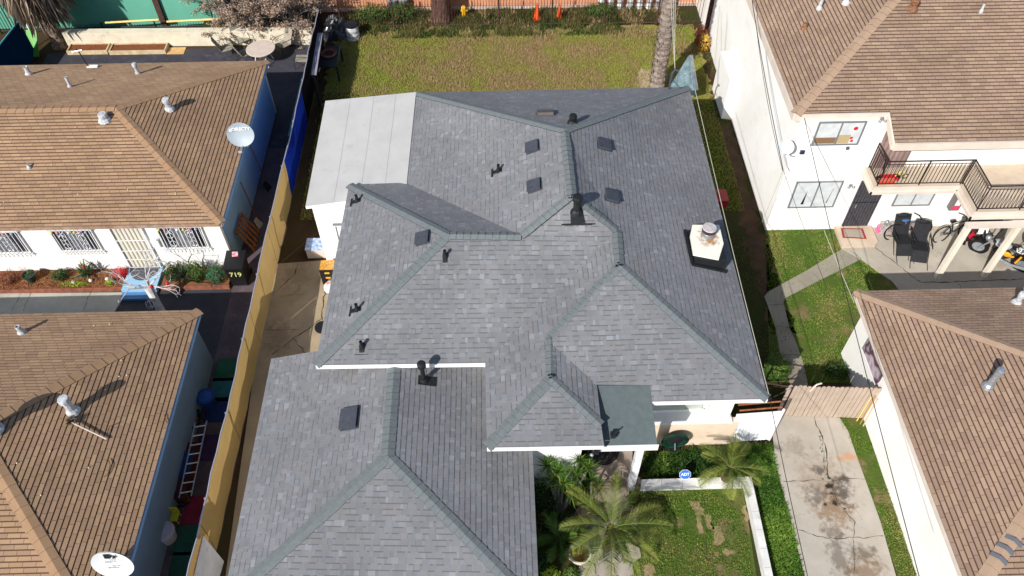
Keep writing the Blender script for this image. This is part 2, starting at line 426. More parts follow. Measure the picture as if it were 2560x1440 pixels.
def slabg(name, px, z, mats, cracks=(), h=None):
    mb = MB(); pts = [at(*p) for p in px]
    if h: mb.prism(pts, 0, z)
    else: mb.poly([(p.x, p.y, z) for p in pts])
    for c, wd in cracks: strip(mb, [at(*q) for q in c], wd, z+.004)
    return struct(mb, name, mats)
slabg('driveway', [(1951, 1040), (1932, 1090), (1936, 1150), (1967, 1269), (2032, 1520), (2262, 1520), (2239, 1440), (2200, 1304), (2138, 1133), (2120, 1080), (2098, 1045)], .03, [M_DRIVE, M_CRACK], [
    ([(2035, 1041), (2040, 1066), (2054, 1090), (2062, 1113), (2066, 1150), (2068, 1180), (2069, 1197)], .05),
    ([(2080, 1215), (2090, 1250), (2115, 1282), (2137, 1306), (2133, 1345)], .025), ([(2130, 1345), (2134, 1400), (2138, 1480)], .02),
    ([(1957, 1204), (2020, 1202), (2075, 1206), (2120, 1197), (2160, 1200)], .022),
    ([(1993, 1326), (2030, 1337), (2066, 1347), (2133, 1345), (2170, 1345), (2207, 1341)], .022)], h=True)
M_PATIO = stained('patio_concrete', (176, 168, 154), (160, 151, 137), [st(2330, 650, .5, .4, (196, 186, 170), .5), st(2480, 640, .5, .8, (140, 130, 116), .5)])
slabg('patio', [(2083, 571), (2560, 560), (2800, 560), (2900, 760), (2260, 745), (2230, 706), (2151, 649), (2103, 624)], .05, [M_PATIO, M_CRACK], [
    ([(2186, 621), (2240, 662), (2290, 702), (2303, 709)], .035), ([(2303, 709), (2380, 708), (2440, 704), (2560, 700), (2700, 697)], .045), ([(2385, 706), (2400, 718), (2402, 730)], .02),
    ([(2124, 628), (2152, 650)], .02)], h=True)
M_PATH = stained('path_concrete', (150, 142, 128), (134, 126, 112), [st(1975, 930, .4, .5, (116, 104, 94), .6)])
slabg('walkway', [(2103, 624), (2020, 675), (1955, 711), (1921, 730), (1911, 742), (1918, 763), (1937, 818), (1950, 884), (1964, 911), (1980, 985), (2024, 985), (2007, 905), (1999, 884), (1987, 850), (1973, 820), (1958, 756), (1963, 746), (2038, 707), (2100, 676), (2151, 649)], .03, [M_PATH, M_CRACK], [
    ([(1916, 764), (1958, 763)], .02), ([(1937, 819), (1974, 820)], .02), ([(1990, 693), (2016, 719)], .015), ([(2026, 679), (2052, 704)], .015), ([(1950, 888), (2000, 890)], .02)], h=True)
# landing at the flat's front door with its mat
landing = thing('door_landing', 'low beige concrete landing below the dark door of the white two-storey block', 'step', at(2140, 595))
lp = [at(2083, 571), at(2172, 567), at(2192, 612), at(2185, 620), at(2103, 623)]
part(MB().prism(lp, 0, .16), 'slab', pm('beige_concrete', (200, 182, 160), (186, 166, 146), 2, .9), landing)
mat_ = thing('door_mat', 'grey door mat with a red border on the beige landing', 'door mat', at(2135, 582, .16))
a, b_, c, d = [at(*p, .17) for p in ((2102, 570), (2157, 571), (2167, 597), (2107, 594))]
part(MB().slab([a, d, c, b_], .01), 'border', pm('red_rubber', (146, 58, 50)), mat_)
cen = (a+b_+c+d)/4; q = [(p-cen)*.8+cen+Vector((0, 0, .004)) for p in (a, d, c, b_)]
part(MB().slab(q, .006), 'centre', pm('grey_mat', (168, 156, 142), (156, 144, 130), 20), mat_)

# west side of the main house: old broken concrete
M_SIDEC = stained('old_concrete', (166, 148, 122), (146, 130, 106), [st(740, 690, .6, .8, (120, 100, 78), .5), st(700, 840, .6, .8, (110, 92, 72), .5)])
slabg('side_concrete', [(695, 660), (830, 650), (830, 1000), (640, 1470), (560, 1470), (600, 1180), (640, 900)], .02, [M_SIDEC, M_CRACK], [
    ([(802, 800), (760, 830), (735, 845), (680, 888)], .045), ([(735, 848), (765, 885)], .03), ([(665, 825), (752, 826)], .02),
    ([(735, 690), (745, 660)], .05), ([(735, 690), (700, 720), (680, 740)], .03), ([(812, 690), (818, 720), (808, 745), (806, 800)], .05), ([(700, 745), (720, 740), (760, 735)], .02)])

# ================================================================== MAIN HOUSE
Z = 3.4
house = thing('grey_roofed_house', 'large central house with a many-hipped new grey shingle roof and dark vents', 'house', (1, 15, 0))
nw = at(1040, 232, Z); ne = at(1722, 218, Z); se = at(1920, 996, Z); wN = at(873, 462, Z); wS = at(789, 912, Z)
f1 = at(1213, 906, Z); g1 = at(1217, 1118, Z); g2 = at(1510, 1113, Z); wm = at(1015, 457, Z); sw_ = at(1630, 1003, Z)
R1 = at(1412, 325, 5.5); A2 = at(1430, 487, 5.45); B2 = at(1303, 589, 4.7); W1 = at(1120, 587, 4.7)
P2 = at(1542, 575, 4.62); P3 = at(1549, 663, 4.6); H1 = at(1377, 842, 3.9); H2 = at(1382, 862, 3.9); G1 = at(1377, 945, 3.88)
E1 = at(1503, 1063, 3.52); E0 = at(1492, 962, 3.52); J0 = at(1625, 963, 3.55)
roof = MB()
RW, LF = .137, .008
roof_face(roof, [nw, ne, R1], ne, nw, RW, LF)
roof_face(roof, [ne, se, P3, P2, A2, R1], se, ne, RW, LF)
roof_face(roof, [nw, R1, A2, B2, wm], wm, nw, RW, LF) if False else roof_face(roof, [R1, A2, B2, wm, nw], nw, wm, RW, LF)
roof_face(roof, [wm, B2, W1, wN], wm, wN, RW, LF)
roof_face(roof, [wN, W1, wS], wN, wS, RW, LF)
roof_face(roof, [wS, W1, B2, A2, P2, f1], wS, f1, RW, LF)
roof_face(roof, [f1, P2, P3, H1, G1, g1], f1, g1, RW, LF)
roof_face(roof, [g1, G1, E1, g2], g1, g2, RW, LF)
roof_face(roof, [G1, H2, E0, E1], E1, E0, RW, LF)
roof_face(roof, [P3, se, sw_, J0, E0, H2, H1], sw_, se, RW, LF)
ROOFS = [BVHTree.FromPolygons(roof.v, roof.f)]
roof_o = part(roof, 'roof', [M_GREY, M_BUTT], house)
capm = [M_CAPG, pm('cap_butt', (48, 52, 54))]
for a, b in ((nw, R1), (ne, R1), (wN, W1), (wS, W1), (se, P3), (g1, G1), (H1, P3)): caps(a, b, .15, .26, capm, roof_o)
caps(E1, G1, .13, .26, capm, roof_o)
caps(B2, A2, .13, .22, capm, roof_o); caps(P2, A2, .13, .22, capm, roof_o)
for a, b in ((A2, R1), (B2, W1), (P3, P2), (G1, H1)): caps(a, b, .14, .36, capm, roof_o)
# porch roof (smooth rolled roofing) and flat-pitched annex
pr = [E0+Vector((.02, 0, -.03)), at(1625, 963, 3.5), at(1643, 1112, 3.12), at(1511, 1114, 3.12)]
porch = part(MB().slab(pr, .05), 'porch_roof', M_PORCHR, house, 'smooth green-grey rolled roofing over the porch')
pf = MB(); a, b = at(1511, 1114, 3.12), at(1645, 1112, 3.12)
pf.box((g1.x+.0, a.y-.03, 2.86), (b.x+.02, a.y+.02, 3.12)) if False else pf.box((a.x-.1, a.y-.035, 2.88), (b.x+.02, a.y-.005, 3.125))
for k in range(4): x = a.x+(b.x-a.x)*(k+.5)/4; pf.box((x-.01, a.y-.05, 2.9), (x+.01, a.y-.035, 3.1))
part(pf, 'porch_fascia', M_WHITE, house)
part(MB().box((a.x-.1, a.y, 2.86), (b.x, 11.1, 2.9)), 'porch_ceiling', M_WHITE, house)
AX = [at(815, 252, 3.05), at(1040, 230, 3.44), Vector((wm.x+.03, wm.y, 3.44)), Vector((wm.x+.03, at(762, 516, 2.98).y, 3.44)), at(762, 516, 2.98)]
AX[0].x = AX[4].x = (AX[0].x+AX[4].x)/2
annex = part(MB().slab(AX, .12, 0, 1), 'flat_roof', [M_FLAT, M_WHITE], house, 'pale grey smooth low-pitched roof over the annex')
sm = MB()
for t in (.28, .54, .78):
    a = AX[0].lerp(AX[1], t); b = AX[4].lerp(AX[3], t); sm.poly([a+Vector((-.004, 0, .004)), a+Vector((.004, 0, .004)), b+Vector((.004, 0, .004)), b+Vector((-.004, 0, .004))])
part(sm, 'seam', pm('seam_grey', (172, 171, 169)), annex)
# fascias
def fascia(a, b, h=.16, t=.03, drop=.02, mat=M_WHITE, name='fascia', par=None):
    a, b = Vector(a), Vector(b); d = (b-a); d.z = 0; d.normalize(); s = Vector((d.y, -d.x, 0))*t
    if (par is None or par is house) and s.y > -.01: a, b = a-s*1.3, b-s*1.3
    mb = MB(); i = len(mb.v)
    lo0, lo1 = a-Vector((0, 0, h)), b-Vector((0, 0, h)); hi0, hi1 = a-Vector((0, 0, drop)), b-Vector((0, 0, drop))
    mb.v += [tuple(p) for p in (lo0, lo1, hi1, hi0, lo0+s, lo1+s, hi1+s, hi0+s)]
    for q in ((3, 2, 1, 0), (4, 5, 6, 7), (0, 1, 5, 4), (1, 2, 6, 5), (2, 3, 7, 6), (3, 0, 4, 7)): mb.face(q)
    return part(mb, name, mat, par or house)
for a, b in ((wS, f1), (f1, g1), (g1, g2), (sw_, se), (se, ne), (ne, nw), (wN, wS), (wm, wN)): fascia(a, b)
fascia(Vector((E1.x, E1.y, 3.5)), E0, .2)
# soffit / body: wall shell
soff = MB()
for pts in ([nw, ne, Vector((ne.x, f1.y+.02, Z)), Vector((nw.x, f1.y+.02, Z))], [wN, wm, Vector((wm.x, wS.y, Z)), wS], [Vector((f1.x, f1.y, Z)), Vector((g2.x, f1.y, Z)), g2, g1], [Vector((g2.x, f1.y, Z)), Vector((se.x, f1.y, Z)), se, Vector((g2.x, se.y, Z))]):
    soff.slab([p-Vector((0, 0, .17)) for p in pts], .02)
part(soff, 'soffit', M_WHITE, house)
wl = MB(); H0 = Z-.17
def wall_loop(mb, pts, z0, z1, t=.15, m=0):
    n = len(pts)
    for k in range(n):
        a, b = Vector((*pts[k], 0)), Vector((*pts[(k+1) % n], 0)); d = (b-a).normalized(); s = Vector((-d.y, d.x, 0))*t
        mb.prism([a, b, b+s, a+s], z0, z1, m)
EXW, SW_Y = 6.25, 11.12
wall_loop(wl, [(-4.4, 12.25), (-.1, 12.25), (-.1, 9.95), (2.12, 9.95), (2.12, 11.6), (4.0, 11.6), (4.0, 11.55), (6.22, 11.55), (6.22, 22.9), (-2.6, 22.9), (-2.6, 18.35), (-4.4, 18.35)], 0, H0-.0)
part(wl, 'wall', M_WHITE, house)
# annex walls with its door
V3 = lambda x, y, z: Vector((x, y, z))
aw = MB(); ay = AX[4].y+.05
ax0 = -6.0
zs_ = lambda x: 3.05-.14+(x-AX[0].x)*(3.44-3.05)/(AX[2].x-AX[0].x)
aw.slab([V3(ax0, ay, zs_(ax0)), V3(-2.7, ay, zs_(-2.7)), V3(-2.7, ay+.12, zs_(-2.7)), V3(ax0, ay+.12, zs_(ax0))], 2.88); aw.box((ax0, ay+.12, 0), (ax0+.12, 23.1, zs_(ax0))); aw.box((ax0+.12, 22.98, 0), (-2.7, 23.1, 2.9))
part(aw, 'annex_wall', M_WHITE, house)
dr = MB(); dr.box((-5.45, ay-.05, .05), (-4.55, ay-.01, 2.1))
dra = part(dr, 'door', M_WHITE, house, 'white panelled side door of the annex')
db = MB()
for k in range(5): db.box((-5.4+k*.2, ay-.075, .1), (-5.375+k*.2, ay-.055, 2.05))
db.box((-5.47, ay-.08, 2.1), (-4.5, ay-.0, 2.14)); part(db, 'door_bars', pm('grey_line', (110, 112, 114)), dra)
hb = MB(); hb.tube([(-5.0, ay-.1, 1.0), (-4.9, ay-.1, 1.0)], .02); part(hb, 'handle', M_STEEL, dra)

# ---- front right bay with the ledge, window, low beige wall
fw = MB(); lz = 1.22
yb = at(1740, 1112, 0).y
fw.box((3.75, yb, 0), (6.5, yb+.15, onY(1740, 1056, yb).z-.02)); part(fw, 'lower_wall', pm('peach_stucco', (222, 202, 178), (210, 190, 166), 1.5, .9, c3=(188, 160, 134), s3=3, a3=.5), house, 'peach lower wall with worn plaster under the front ledge')
lz = onY(1740, 1056, yb).z
part(MB().box((3.7, yb-.04, lz-.02), (6.3, 11.56, lz+.03)), 'ledge', M_WHITE, house)
wy = 11.52
part(MB().box((3.78, yb+.02, lz+.03), (3.92, yb+.2, 3.22)), 'porch_column', M_WHITE, house); part(MB().box((5.55, yb+.02, lz+.03), (5.85, yb+.22, 3.22)), 'porch_column', M_WHITE, house); part(MB().box((5.853, yb+.06, lz+.03), (6.2, yb+.16, 3.22)), 'porch_column', M_WHITE, house)
wn_ = part(MB().box((3.95, wy-.03, lz+.1), (5.5, wy, 3.0)), 'window', pm('pale_glass', (150, 158, 150), (168, 174, 166), 1.5, .15, spec=.7), house)
wf = MB(); wf.box((3.92, wy-.06, lz+.03), (5.56, wy-.02, lz+.1)); wf.box((3.92, wy-.06, 3.0), (5.56, wy-.02, 3.08))
part(wf, 'window_frame', M_WHITE, wn_)
bk = MB(); bz = lz
for k in range(2):
    for j in range(11): bk.box((3.78+k*.2, yb-.03, .04+j*.11), (3.95+k*.2, yb-.002, .12+j*.11))
part(bk, 'brick_trim', pm('old_brick', (160, 98, 72), (176, 128, 92), 9), house)

# ---- vents on the grey roof
def surf(px, py, e0, e1, apex):
    """where the sight of a pixel meets a roof plane; returns point, normal"""
    n = (Vector(e1)-Vector(e0)).cross(Vector(apex)-Vector(e0)).normalized()
    if n.z < 0: n = -n
    d = ray(px, py); o = Vector((0, 0, CAM_H)); hit = None
    for tr_ in ROOFS:
        h = tr_.ray_cast(o, d.normalized())
        if h[0] is not None and (hit is None or h[3] < hit[3]): hit = h
    if hit: return hit[0], n
    t = (Vector(e0)-o).dot(n)/d.dot(n); return o+d*t, n
pl = dict(back=(nw, ne, R1), east=(se, ne, R1+Vector((0, 0, -.25))), west=(nw, wm, R1), front=(wS, f1, A2), westwing=(wN, wS, W1), eastS=(se, ne, P3),
          frontE=(sw_, se, P3))
def boxvent(px, plane, w_=.42, d_=.36, h=.05, label=None, mat=None, col=None):
    p, n = surf(*px, *pl[plane]) if isinstance(plane, str) else surf(*px, *plane)
    up = Vector((0, 0, 1)); v = (up-n*n.dot(up)).normalized(); u = v.cross(n).normalized()
    Mx = Matrix((u, v, n)).transposed().to_4x4(); Mx.translation = p+n*.012
    mb = MB(); mb.box((-w_/2-.03, -d_/2-.02, 0), (w_/2+.03, d_/2+.04, .012), 0, Mx)
    mb.box((-w_/2, -d_/2, .012), (w_/2, d_/2, h+.02), 0, Mx)
    mb.box((-w_/2-.012, -d_/2-.03, h+.02), (w_/2+.012, d_/2, h+.035), 1, Mx)
    for k in (-1, 1): mb.box((-.12+k*(w_/2-.14) if False else -w_/2+.03, k*(d_/2-.06)-.03, h+.035), (w_/2-.03, k*(d_/2-.06)+.03, h+.038), 0, Mx)
    return part(mb, 'roof_vent', [mat or M_VENT, mat or M_VENT], roof_o, label)
vb = pm('brownish_vent', (98, 90, 86), (84, 78, 76), 8, .6)
boxvent((1363, 286), 'back', .5, .36, .06, 'brown-grey slot vent on the back slope', vb)
for px in ((1332, 369), (1337, 466)): boxvent(px, 'west', .42, .38)
for px in ((1508, 363), (1527, 492)): boxvent(px, 'east', .42, .38)
boxvent((1058, 597), 'westwing', .42, .38)
def pipevent(px, plane, h=.3, r=.045, capr=None, boot=(.14, .2), plate=True, big=False, lbl=None, mat=None, par=None, seg=10):
    p, n = surf(*px, *pl[plane]) if isinstance(plane, str) else surf(*px, *plane)
    up = Vector((0, 0, 1)); v = (up-n*n.dot(up)).normalized(); u = v.cross(n).normalized()
    Mx = Matrix((u, v, n)).transposed().to_4x4(); Mx.translation = p+n*.012
    mb = MB()
    if plate:
        mb.box((-boot[0]/2, -boot[1], 0), (boot[0]/2, boot[1]*.6, .008), 0, Mx)
        mb.box((-boot[0]*1.25, -boot[1]-.03, 0), (boot[0]*1.25, -boot[1]+.015, .01), 0, Mx)
    mb.lathe(p, [(r*1.9, -.02), (r*1.6, .06), (r*1.05, .12)], seg)
    mb.lathe(p, [(r, 0), (r, h), (r*.75, h), (r*.75, h-.06)], seg)
    if capr: mb.lathe(p+Vector((0, 0, h-.02)), [(capr*.9, 0), (capr, .03), (capr, .14), (capr*.9, .17), (.02, .18)], seg)
    return part(mb, 'pipe_vent', mat or M_BLACK, par or roof_o, lbl)
for px, plane in (((1246, 428), 'west'), ((893, 503), 'westwing'), ((893, 775), 'westwing'), ((1113, 642), 'front'), ((905, 868), 'front')): pipevent(px, plane, .26)
pipevent((1432, 308), 'back', .16, .1, .12, plate=False)
pipevent((1441, 530), 'front', .45, .1, .14, boot=(.34, .36), lbl='tall black flue with a wide square boot near the peak')
for px in ((1378, 942), (1548, 660), (1430, 490)): # tar dabs at the junctions
    p = at(*px, {1378: 3.92, 1548: 4.66, 1430: 5.52}[px[0]]); mb = MB()
    for k in range(5): q = p+Vector((random.uniform(-.1, .1), random.uniform(-.08, .08), 0)); mb.ball(q, (.03, .03, .015), 5)
    part(mb, 'sealant_dab', M_BLACK, roof_o)
# chimney with white cap and round flue
ch = MB(); cz = 4.02
top = [at(*p, cz) for p in ((1731, 562), (1725, 590), (1733, 636), (1797, 648), (1809, 609), (1798, 562))]
cb = [at(*p, cz) for p in ((1728, 565), (1733, 636), (1797, 648), (1800, 565))]
x0 = min(p.x for p in cb)+.03; x1 = max(p.x for p in cb)-.03; y0 = min(p.y for p in cb); y1 = max(p.y for p in cb)-.1
ch.box((x0, y0, 3.3), (x1, y1, cz-.05)); fl0 = at(1716, 590, 3.75)
ch.box((x0-.06, y0-.08, 3.3), (x1+.06, y1+.05, 3.82-.0)) if False else None
chim = part(ch, 'chimney', M_BLACK, house, 'black sided chimney with a white hexagonal cap')
sk = MB(); pE = surf(1765, 655, *pl['eastS'])[0]
zr_ = lambda x, y: (ROOFS[0].ray_cast(Vector((x, y, 9)), Vector((0, 0, -1)))[0] or Vector((0, 0, 3.8))).z
for (ax_, ay_, bx_, by_) in ((x0-.1, y0-.1, x1+.06, y0-.02), (x0-.12, y0-.02, x0-.04, y1+.05)):
    q = [Vector((x, y, zr_(x, y)+.06)) for x, y in ((ax_, ay_), (bx_, ay_), (bx_, by_), (ax_, by_))]; sk.slab(q, .12)
part(sk, 'flashing', M_BLACK, chim)
mcap, ntc, bc = newmat('rust_streaked_cap'); o = objc(ntc)
fc = at(1770, 585, cz)
va = NN(ntc, 'ShaderNodeVectorMath', operation='SUBTRACT'); ntc.links.new(o, va.inputs[0]); va.inputs[1].default_value = (fc.x, fc.y-.1, 0)
vb_ = NN(ntc, 'ShaderNodeVectorMath', operation='MULTIPLY'); ntc.links.new(va.outputs[0], vb_.inputs[0]); vb_.inputs[1].default_value = (3.3, 2.6, 0)
vc = NN(ntc, 'ShaderNodeVectorMath', operation='LENGTH'); ntc.links.new(vb_.outputs[0], vc.inputs[0])
k = mth(ntc, 'MULTIPLY_ADD', mth(ntc, 'ADD', vc.outputs['Value'], mth(ntc, 'MULTIPLY_ADD', noise(ntc, o, 7, 5, .7), 2.4, -1.3)), -1.6, 1.5, clamp=True)
ntc.links.new(mixc(ntc, k, srgb(226, 222, 208), srgb(158, 112, 64)), bc.inputs['Base Color']); bc.inputs['Roughness'].default_value = .6
part(MB().prism(list(reversed(top)), cz-.05, cz), 'chimney_cap', mcap, chim)
fl = MB(); fl.lathe(fc, [(.2, 0), (.2, .05), (.16, .06), (.16, .14)], 20); part(fl, 'flue_base', M_STEEL, chim, smooth=False)
f2 = MB(); f2.lathe(fc+Vector((0, 0, .14)), [(.2, 0), (.2, .12)], 24); f3 = MB().lathe(fc+Vector((0, 0, .26)), [(.205, 0), (.19, .02), (.02, .03)], 24)
part(f2, 'flue', pm('brown_flue', (74, 58, 58), (52, 40, 40), 9, .5, .3), chim); part(f3, 'flue_lid', pm('flue_lid', (188, 180, 180), (170, 162, 160), 9, .5), chim)

# ---- front garage wing
zr, ze = 3.28, 2.25
gL, gR = -6.55, .68
gr0 = Vector((-2.9, 12.5, zr)); gr1 = at(970, 1140, zr); gr1.x = -2.89
gNL = at(678, 897, ze); gNL.x = gL; gNL2 = Vector((gL, 12.95, ze)); gSL = Vector((gL, 6.15, ze)); gSR = Vector((gR, 5.85, ze)); gNR = Vector((gR, 12.3, ze))
gro = MB()
gNL = Vector((gL, at(678, 897, ze).y, ze)); gM = Vector((-2.9, gNL.y-.1, zr))
roof_face(gro, [gNL, gSL, gr1, gM], gNL, gSL, RW, LF)
roof_face(gro, [gSL, gSR, gr1], gSL, gSR, RW, LF)
roof_face(gro, [gSR, gNR, Vector((-2.9, 12.3, zr)), gr1], gSR, gNR, RW, LF)
ROOFS.append(BVHTree.FromPolygons(gro.v, gro.f))
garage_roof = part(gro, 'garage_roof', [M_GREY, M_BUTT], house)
caps(gr1, Vector((-2.9, 11.95, zr)), .17, .3, capm, garage_roof); caps(gSL, gr1, .16, .22, capm, garage_roof); caps(gSR, gr1, .16, .22, capm, garage_roof)
for a, b in ((gNL, gSL), (gSL, gSR), (gSR, Vector((gR, 9.9, ze)))): fascia(a, b, .16)
gw = MB(); wall_loop(gw, [(gL+.35, 6.6), (gR-.3, 6.3), (gR-.3, 9.8), (gR-.3, 11.9), (-4.3, 12.2), (gL+.35, 12.6)], 0, ze-.06); part(gw, 'garage_wall', M_STUCCO, house)
gp = (gNL, gSL, gr1); gE = (gSR, gNR, Vector((-2.9, 12.3, zr)))
def boxg():
    o = boxvent((875, 1048), gp, .58, .44, .05); o.parent = garage_roof
boxg()
p, n = surf(1060, 952, *gE); mb = MB()
mb.lathe(p, [(.13, -.06), (.11, .05), (.075, .12)], 12); up = Vector((0, 0, 1))
v = (up-n*n.dot(up)).normalized(); u = v.cross(n).normalized(); Mx = Matrix((u, v, n)).transposed().to_4x4(); Mx.translation = p+n*.014
mb.box((-.14, -.32, 0), (.14, .16, .01), 0, Mx); mb.lathe(p, [(.06, 0), (.06, .66)], 12); mb.lathe(p+Vector((0, 0, .64)), [(.1, 0), (.115, .03), (.115, .16), (.09, .2), (.02, .21)], 14)
part(mb, 'flue', M_BLACK, garage_roof, 'tall black flue with a round cap beside the main roof edge')
# small wing wall seen below the front eave

M_BARE = pm('bare_lawn_soil', (150, 130, 98), (122, 108, 74), 3, .95, bd=.01, bs=30)
BARE = []
def ragged(q, amp=.06, step=.06):
    out = []; n = len(q)
    for i in range(n):
        a, b = Vector(q[i]), Vector(q[(i+1) % n]); m = max(1, int((b-a).length/step))
        for k in range(m): p = a.lerp(b, k/m); nn = Vector((b.y-a.y, a.x-b.x)).normalized(); p = p+nn*amp*(mnoise.noise(Vector((p.x*7, p.y*7, 1)))*1.6+random.uniform(-.4, .4)); out.append((p.x, p.y))
    return out
for q in ([(1722, 1252), (1745, 1255), (1762, 1285), (1782, 1300), (1786, 1325), (1768, 1318), (1756, 1290), (1736, 1280)], [(1740, 1290), (1752, 1296), (1758, 1330), (1748, 1335), (1742, 1315)], [(1776, 1305), (1800, 1320), (1812, 1345), (1800, 1365), (1782, 1362), (1786, 1335)], [(1808, 1372), (1836, 1378), (1832, 1388), (1806, 1384)], [(1788, 1378), (1798, 1380), (1796, 1392), (1784, 1388)], [(1606, 1415), (1628, 1410), (1640, 1432), (1632, 1460), (1606, 1462)], [(1856, 1265), (1864, 1262), (1872, 1300), (1862, 1305)]):
    q = ragged([tuple(at(*p)[:2]) for p in q]); BARE.append(q); struct(MB().poly([(x, y, .012) for x, y in q]), 'bare_soil_patch', M_BARE)

sheet('back_lawn', ragged(back_lawn_poly, .25, .2), .004, M_LAWNB)

# ================================================================== NEIGHBOUR HOUSES
def grille(mb, x0, x1, z0, z1, y, n, out=.1, scroll=True):
    """white window bars standing proud of a wall facing -Y"""
    yy = y-out
    for z in (z0-.06, z1+.02): mb.box((x0-.08, yy-.01, z), (x1+.08, yy+.01, z+.02))
    for k in range(n+1): x = x0+(x1-x0)*k/n; mb.box((x-.009, yy-.022, z0-.16), (x+.009, yy-.01, z1+.06))
    for x in (x0-.08, x1+.08):
        for z in (z0-.05, z1): mb.box((x-.01, yy, z), (x+.01, y, z+.015))
    if scroll:
        for cx in (x0+(x1-x0)*.27, x0+(x1-x0)*.75):
            zc = (z0+z1)/2
            for sx in (1, -1):
                for sz in (1, -1):
                    mb.tube([(cx+sx*(.02+.09*math.sin(t)), yy-.03, zc+sz*(.06+.26*t/math.pi+.0)) for t in [math.pi*q/8 for q in range(9)]], .008, 4)
                    mb.tube([(cx+sx*(.07+.05*math.cos(t)), yy-.03, zc+sz*(.36+.05*math.sin(t))) for t in [math.pi*1.6*q/8 for q in range(9)]], .008, 4)
def swin(par, x0, x1, z0, z1, y, glass, frame=M_WHITE, lbl=None, split=1, out=.02, fw_=.05):
    w_ = part(MB().box((x0, y-out, z0), (x1, y-.004, z1)), 'window', glass, par, lbl)
    f = MB()
    f.box((x0-fw_, y-out-.03, z0-fw_), (x1+fw_, y-.002, z0)); f.box((x0-fw_, y-out-.03, z1), (x1+fw_, y-.002, z1+fw_))
    f.box((x0-fw_, y-out-.03, z0), (x0, y-.002, z1)); f.box((x1, y-out-.03, z0), (x1+fw_, y-.002, z1))
    for k in range(1, split+1): x = x0+(x1-x0)*k/(split+1); f.box((x-.02, y-out-.028, z0), (x+.02, y-out-.001, z1))
    part(f, 'frame', frame, w_); return w_
def hiproof(par, faces, capsl, mats, name='roof', row=.127, lift=.012, cm=None, wd=.15, fac=.27):
    mb = MB()
    for pts, e0, e1 in faces: roof_face(mb, pts, e0, e1, row, lift)
    ROOFS.append(BVHTree.FromPolygons(mb.v, mb.f)); r = part(mb, name, mats, par)
    for a, b in capsl: caps(a, b, wd, fac, cm, r, seg=.3, step=.012)
    return r
V = Vector
# ---- north-west house
nwh = thing('white_stucco_house', 'white house at upper left with a tan hip roof, barred windows and a flower bed', 'house', (-14, 22, 0))
ze, za = 2.4, 3.9
A = V((-8.96, 26.86, ze)); B = V((-8.96, 18.14, ze)); C = V((-12.95, 22.2, za)); D = V((-27, 18.14, ze)); E_ = V((-27, 26.86, ze)); F_ = V((-27, 22.2, za))
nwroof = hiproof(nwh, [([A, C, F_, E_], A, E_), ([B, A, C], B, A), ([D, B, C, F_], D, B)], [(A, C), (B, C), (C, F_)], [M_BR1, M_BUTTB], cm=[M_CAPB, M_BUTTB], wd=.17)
for a, b in ((D, B), (B, A), (A, E_)): fascia(a, b, .14, mat=pm('brown_fascia', (170, 140, 118), (140, 110, 90), 4, .85) if a is D else M_BLUEW, par=nwh)
wall_y = 18.32; wm_ = MB(); wm_.box((-27, wall_y, 0), (-9.17, wall_y+.14, ze-.03)); part(wm_, 'front_wall', M_STUCCO, nwh)
part(MB().box((-9.29, wall_y+.14, 0), (-9.15, 26.66, ze-.03)), 'side_wall', M_BLUEW, nwh, 'pale blue east wall'); box_obj('rear_wall', (-27, 26.66, 0), (-9.15, 26.8, ze-.05), M_STUCCO, nwh)
for x0, x1, z0, z1, n in ((-14.66, -13.36, 1.1, 2.08, 11), (-11.2, -9.8, 1.12, 2.12, 11), (-17.6, -15.75, 1.06, 2.06, 13)):
    w_ = swin(nwh, x0, x1, z0, z1, wall_y, M_DARKG)
    cu = MB(); cu.box((x0+.45, wall_y-.028, z0+.02), (x1-.3, wall_y-.021, z1-.02)); part(cu, 'curtain', pm('lace_curtain', (120, 122, 128), (84, 84, 92), 6, .7), w_)
    g = MB(); grille(g, x0, x1, z0, z1, wall_y, n); part(g, 'security_bars', M_WHITE, w_)
    for k in range(7): part(MB().ball((x0+.1+k*(x1-x0-.2)/6, wall_y-.14, z1-.03), .045, 6), 'ornament', pm('bauble_%d' % (k % 4), [(206, 200, 90), (210, 130, 140), (150, 160, 190), (220, 220, 220)][k % 4], rough=.4), w_)
dw = MB(); dw.box((-12.66, wall_y-.03, .2), (-11.77, wall_y-.004, 2.14)); drn = part(dw, 'door', pm('cream_door', (206, 198, 176), (196, 188, 168), 3, .7), nwh, 'cream front door behind a white security gate')
g = MB()
for k in range(8): x = -12.7+.97*k/7; g.box((x-.012, wall_y-.09, .2), (x+.012, wall_y-.075, 2.16))
for z in (.22, .62, 1.05, 1.55, 2.14): g.box((-12.72, wall_y-.088, z-.012), (-11.72, wall_y-.072, z+.012))
g.box((-12.76, wall_y-.08, .2), (-12.7, wall_y-.004, 2.18)); g.box((-11.72, wall_y-.08, .2), (-11.66, wall_y-.004, 2.18)); part(g, 'security_gate', M_WHITE, drn)
mbx = MB(); mbx.box((-11.55, wall_y-.14, 1.25), (-11.3, wall_y-.004, 1.6)); mbx.box((-11.52, wall_y-.16, 1.58), (-11.33, wall_y-.0, 1.63)); part(mbx, 'letter_box', M_WHITE, nwh)
nwN = (A, E_, C); nwE = (B, A, C); nwS = (D, B, C)
MP = pm('grey_painted_pipe', (196, 198, 200), (160, 162, 164), 8, .7, c3=(110, 84, 66), s3=14, a3=.7)
for px, pln, h, r, cr in (((73, 186), nwN, .34, .08, None), ((176, 217), nwN, .42, .05, None), ((345, 184), nwN, .3, .06, .09), ((262, 300), nwS, .12, .12, .15), ((424, 273), nwE, .3, .1, .13), ((74, 420), nwS, .16, .04, None)):
    pipevent(px, pln, h, r, cr, plate=False, mat=MP, par=nwroof)
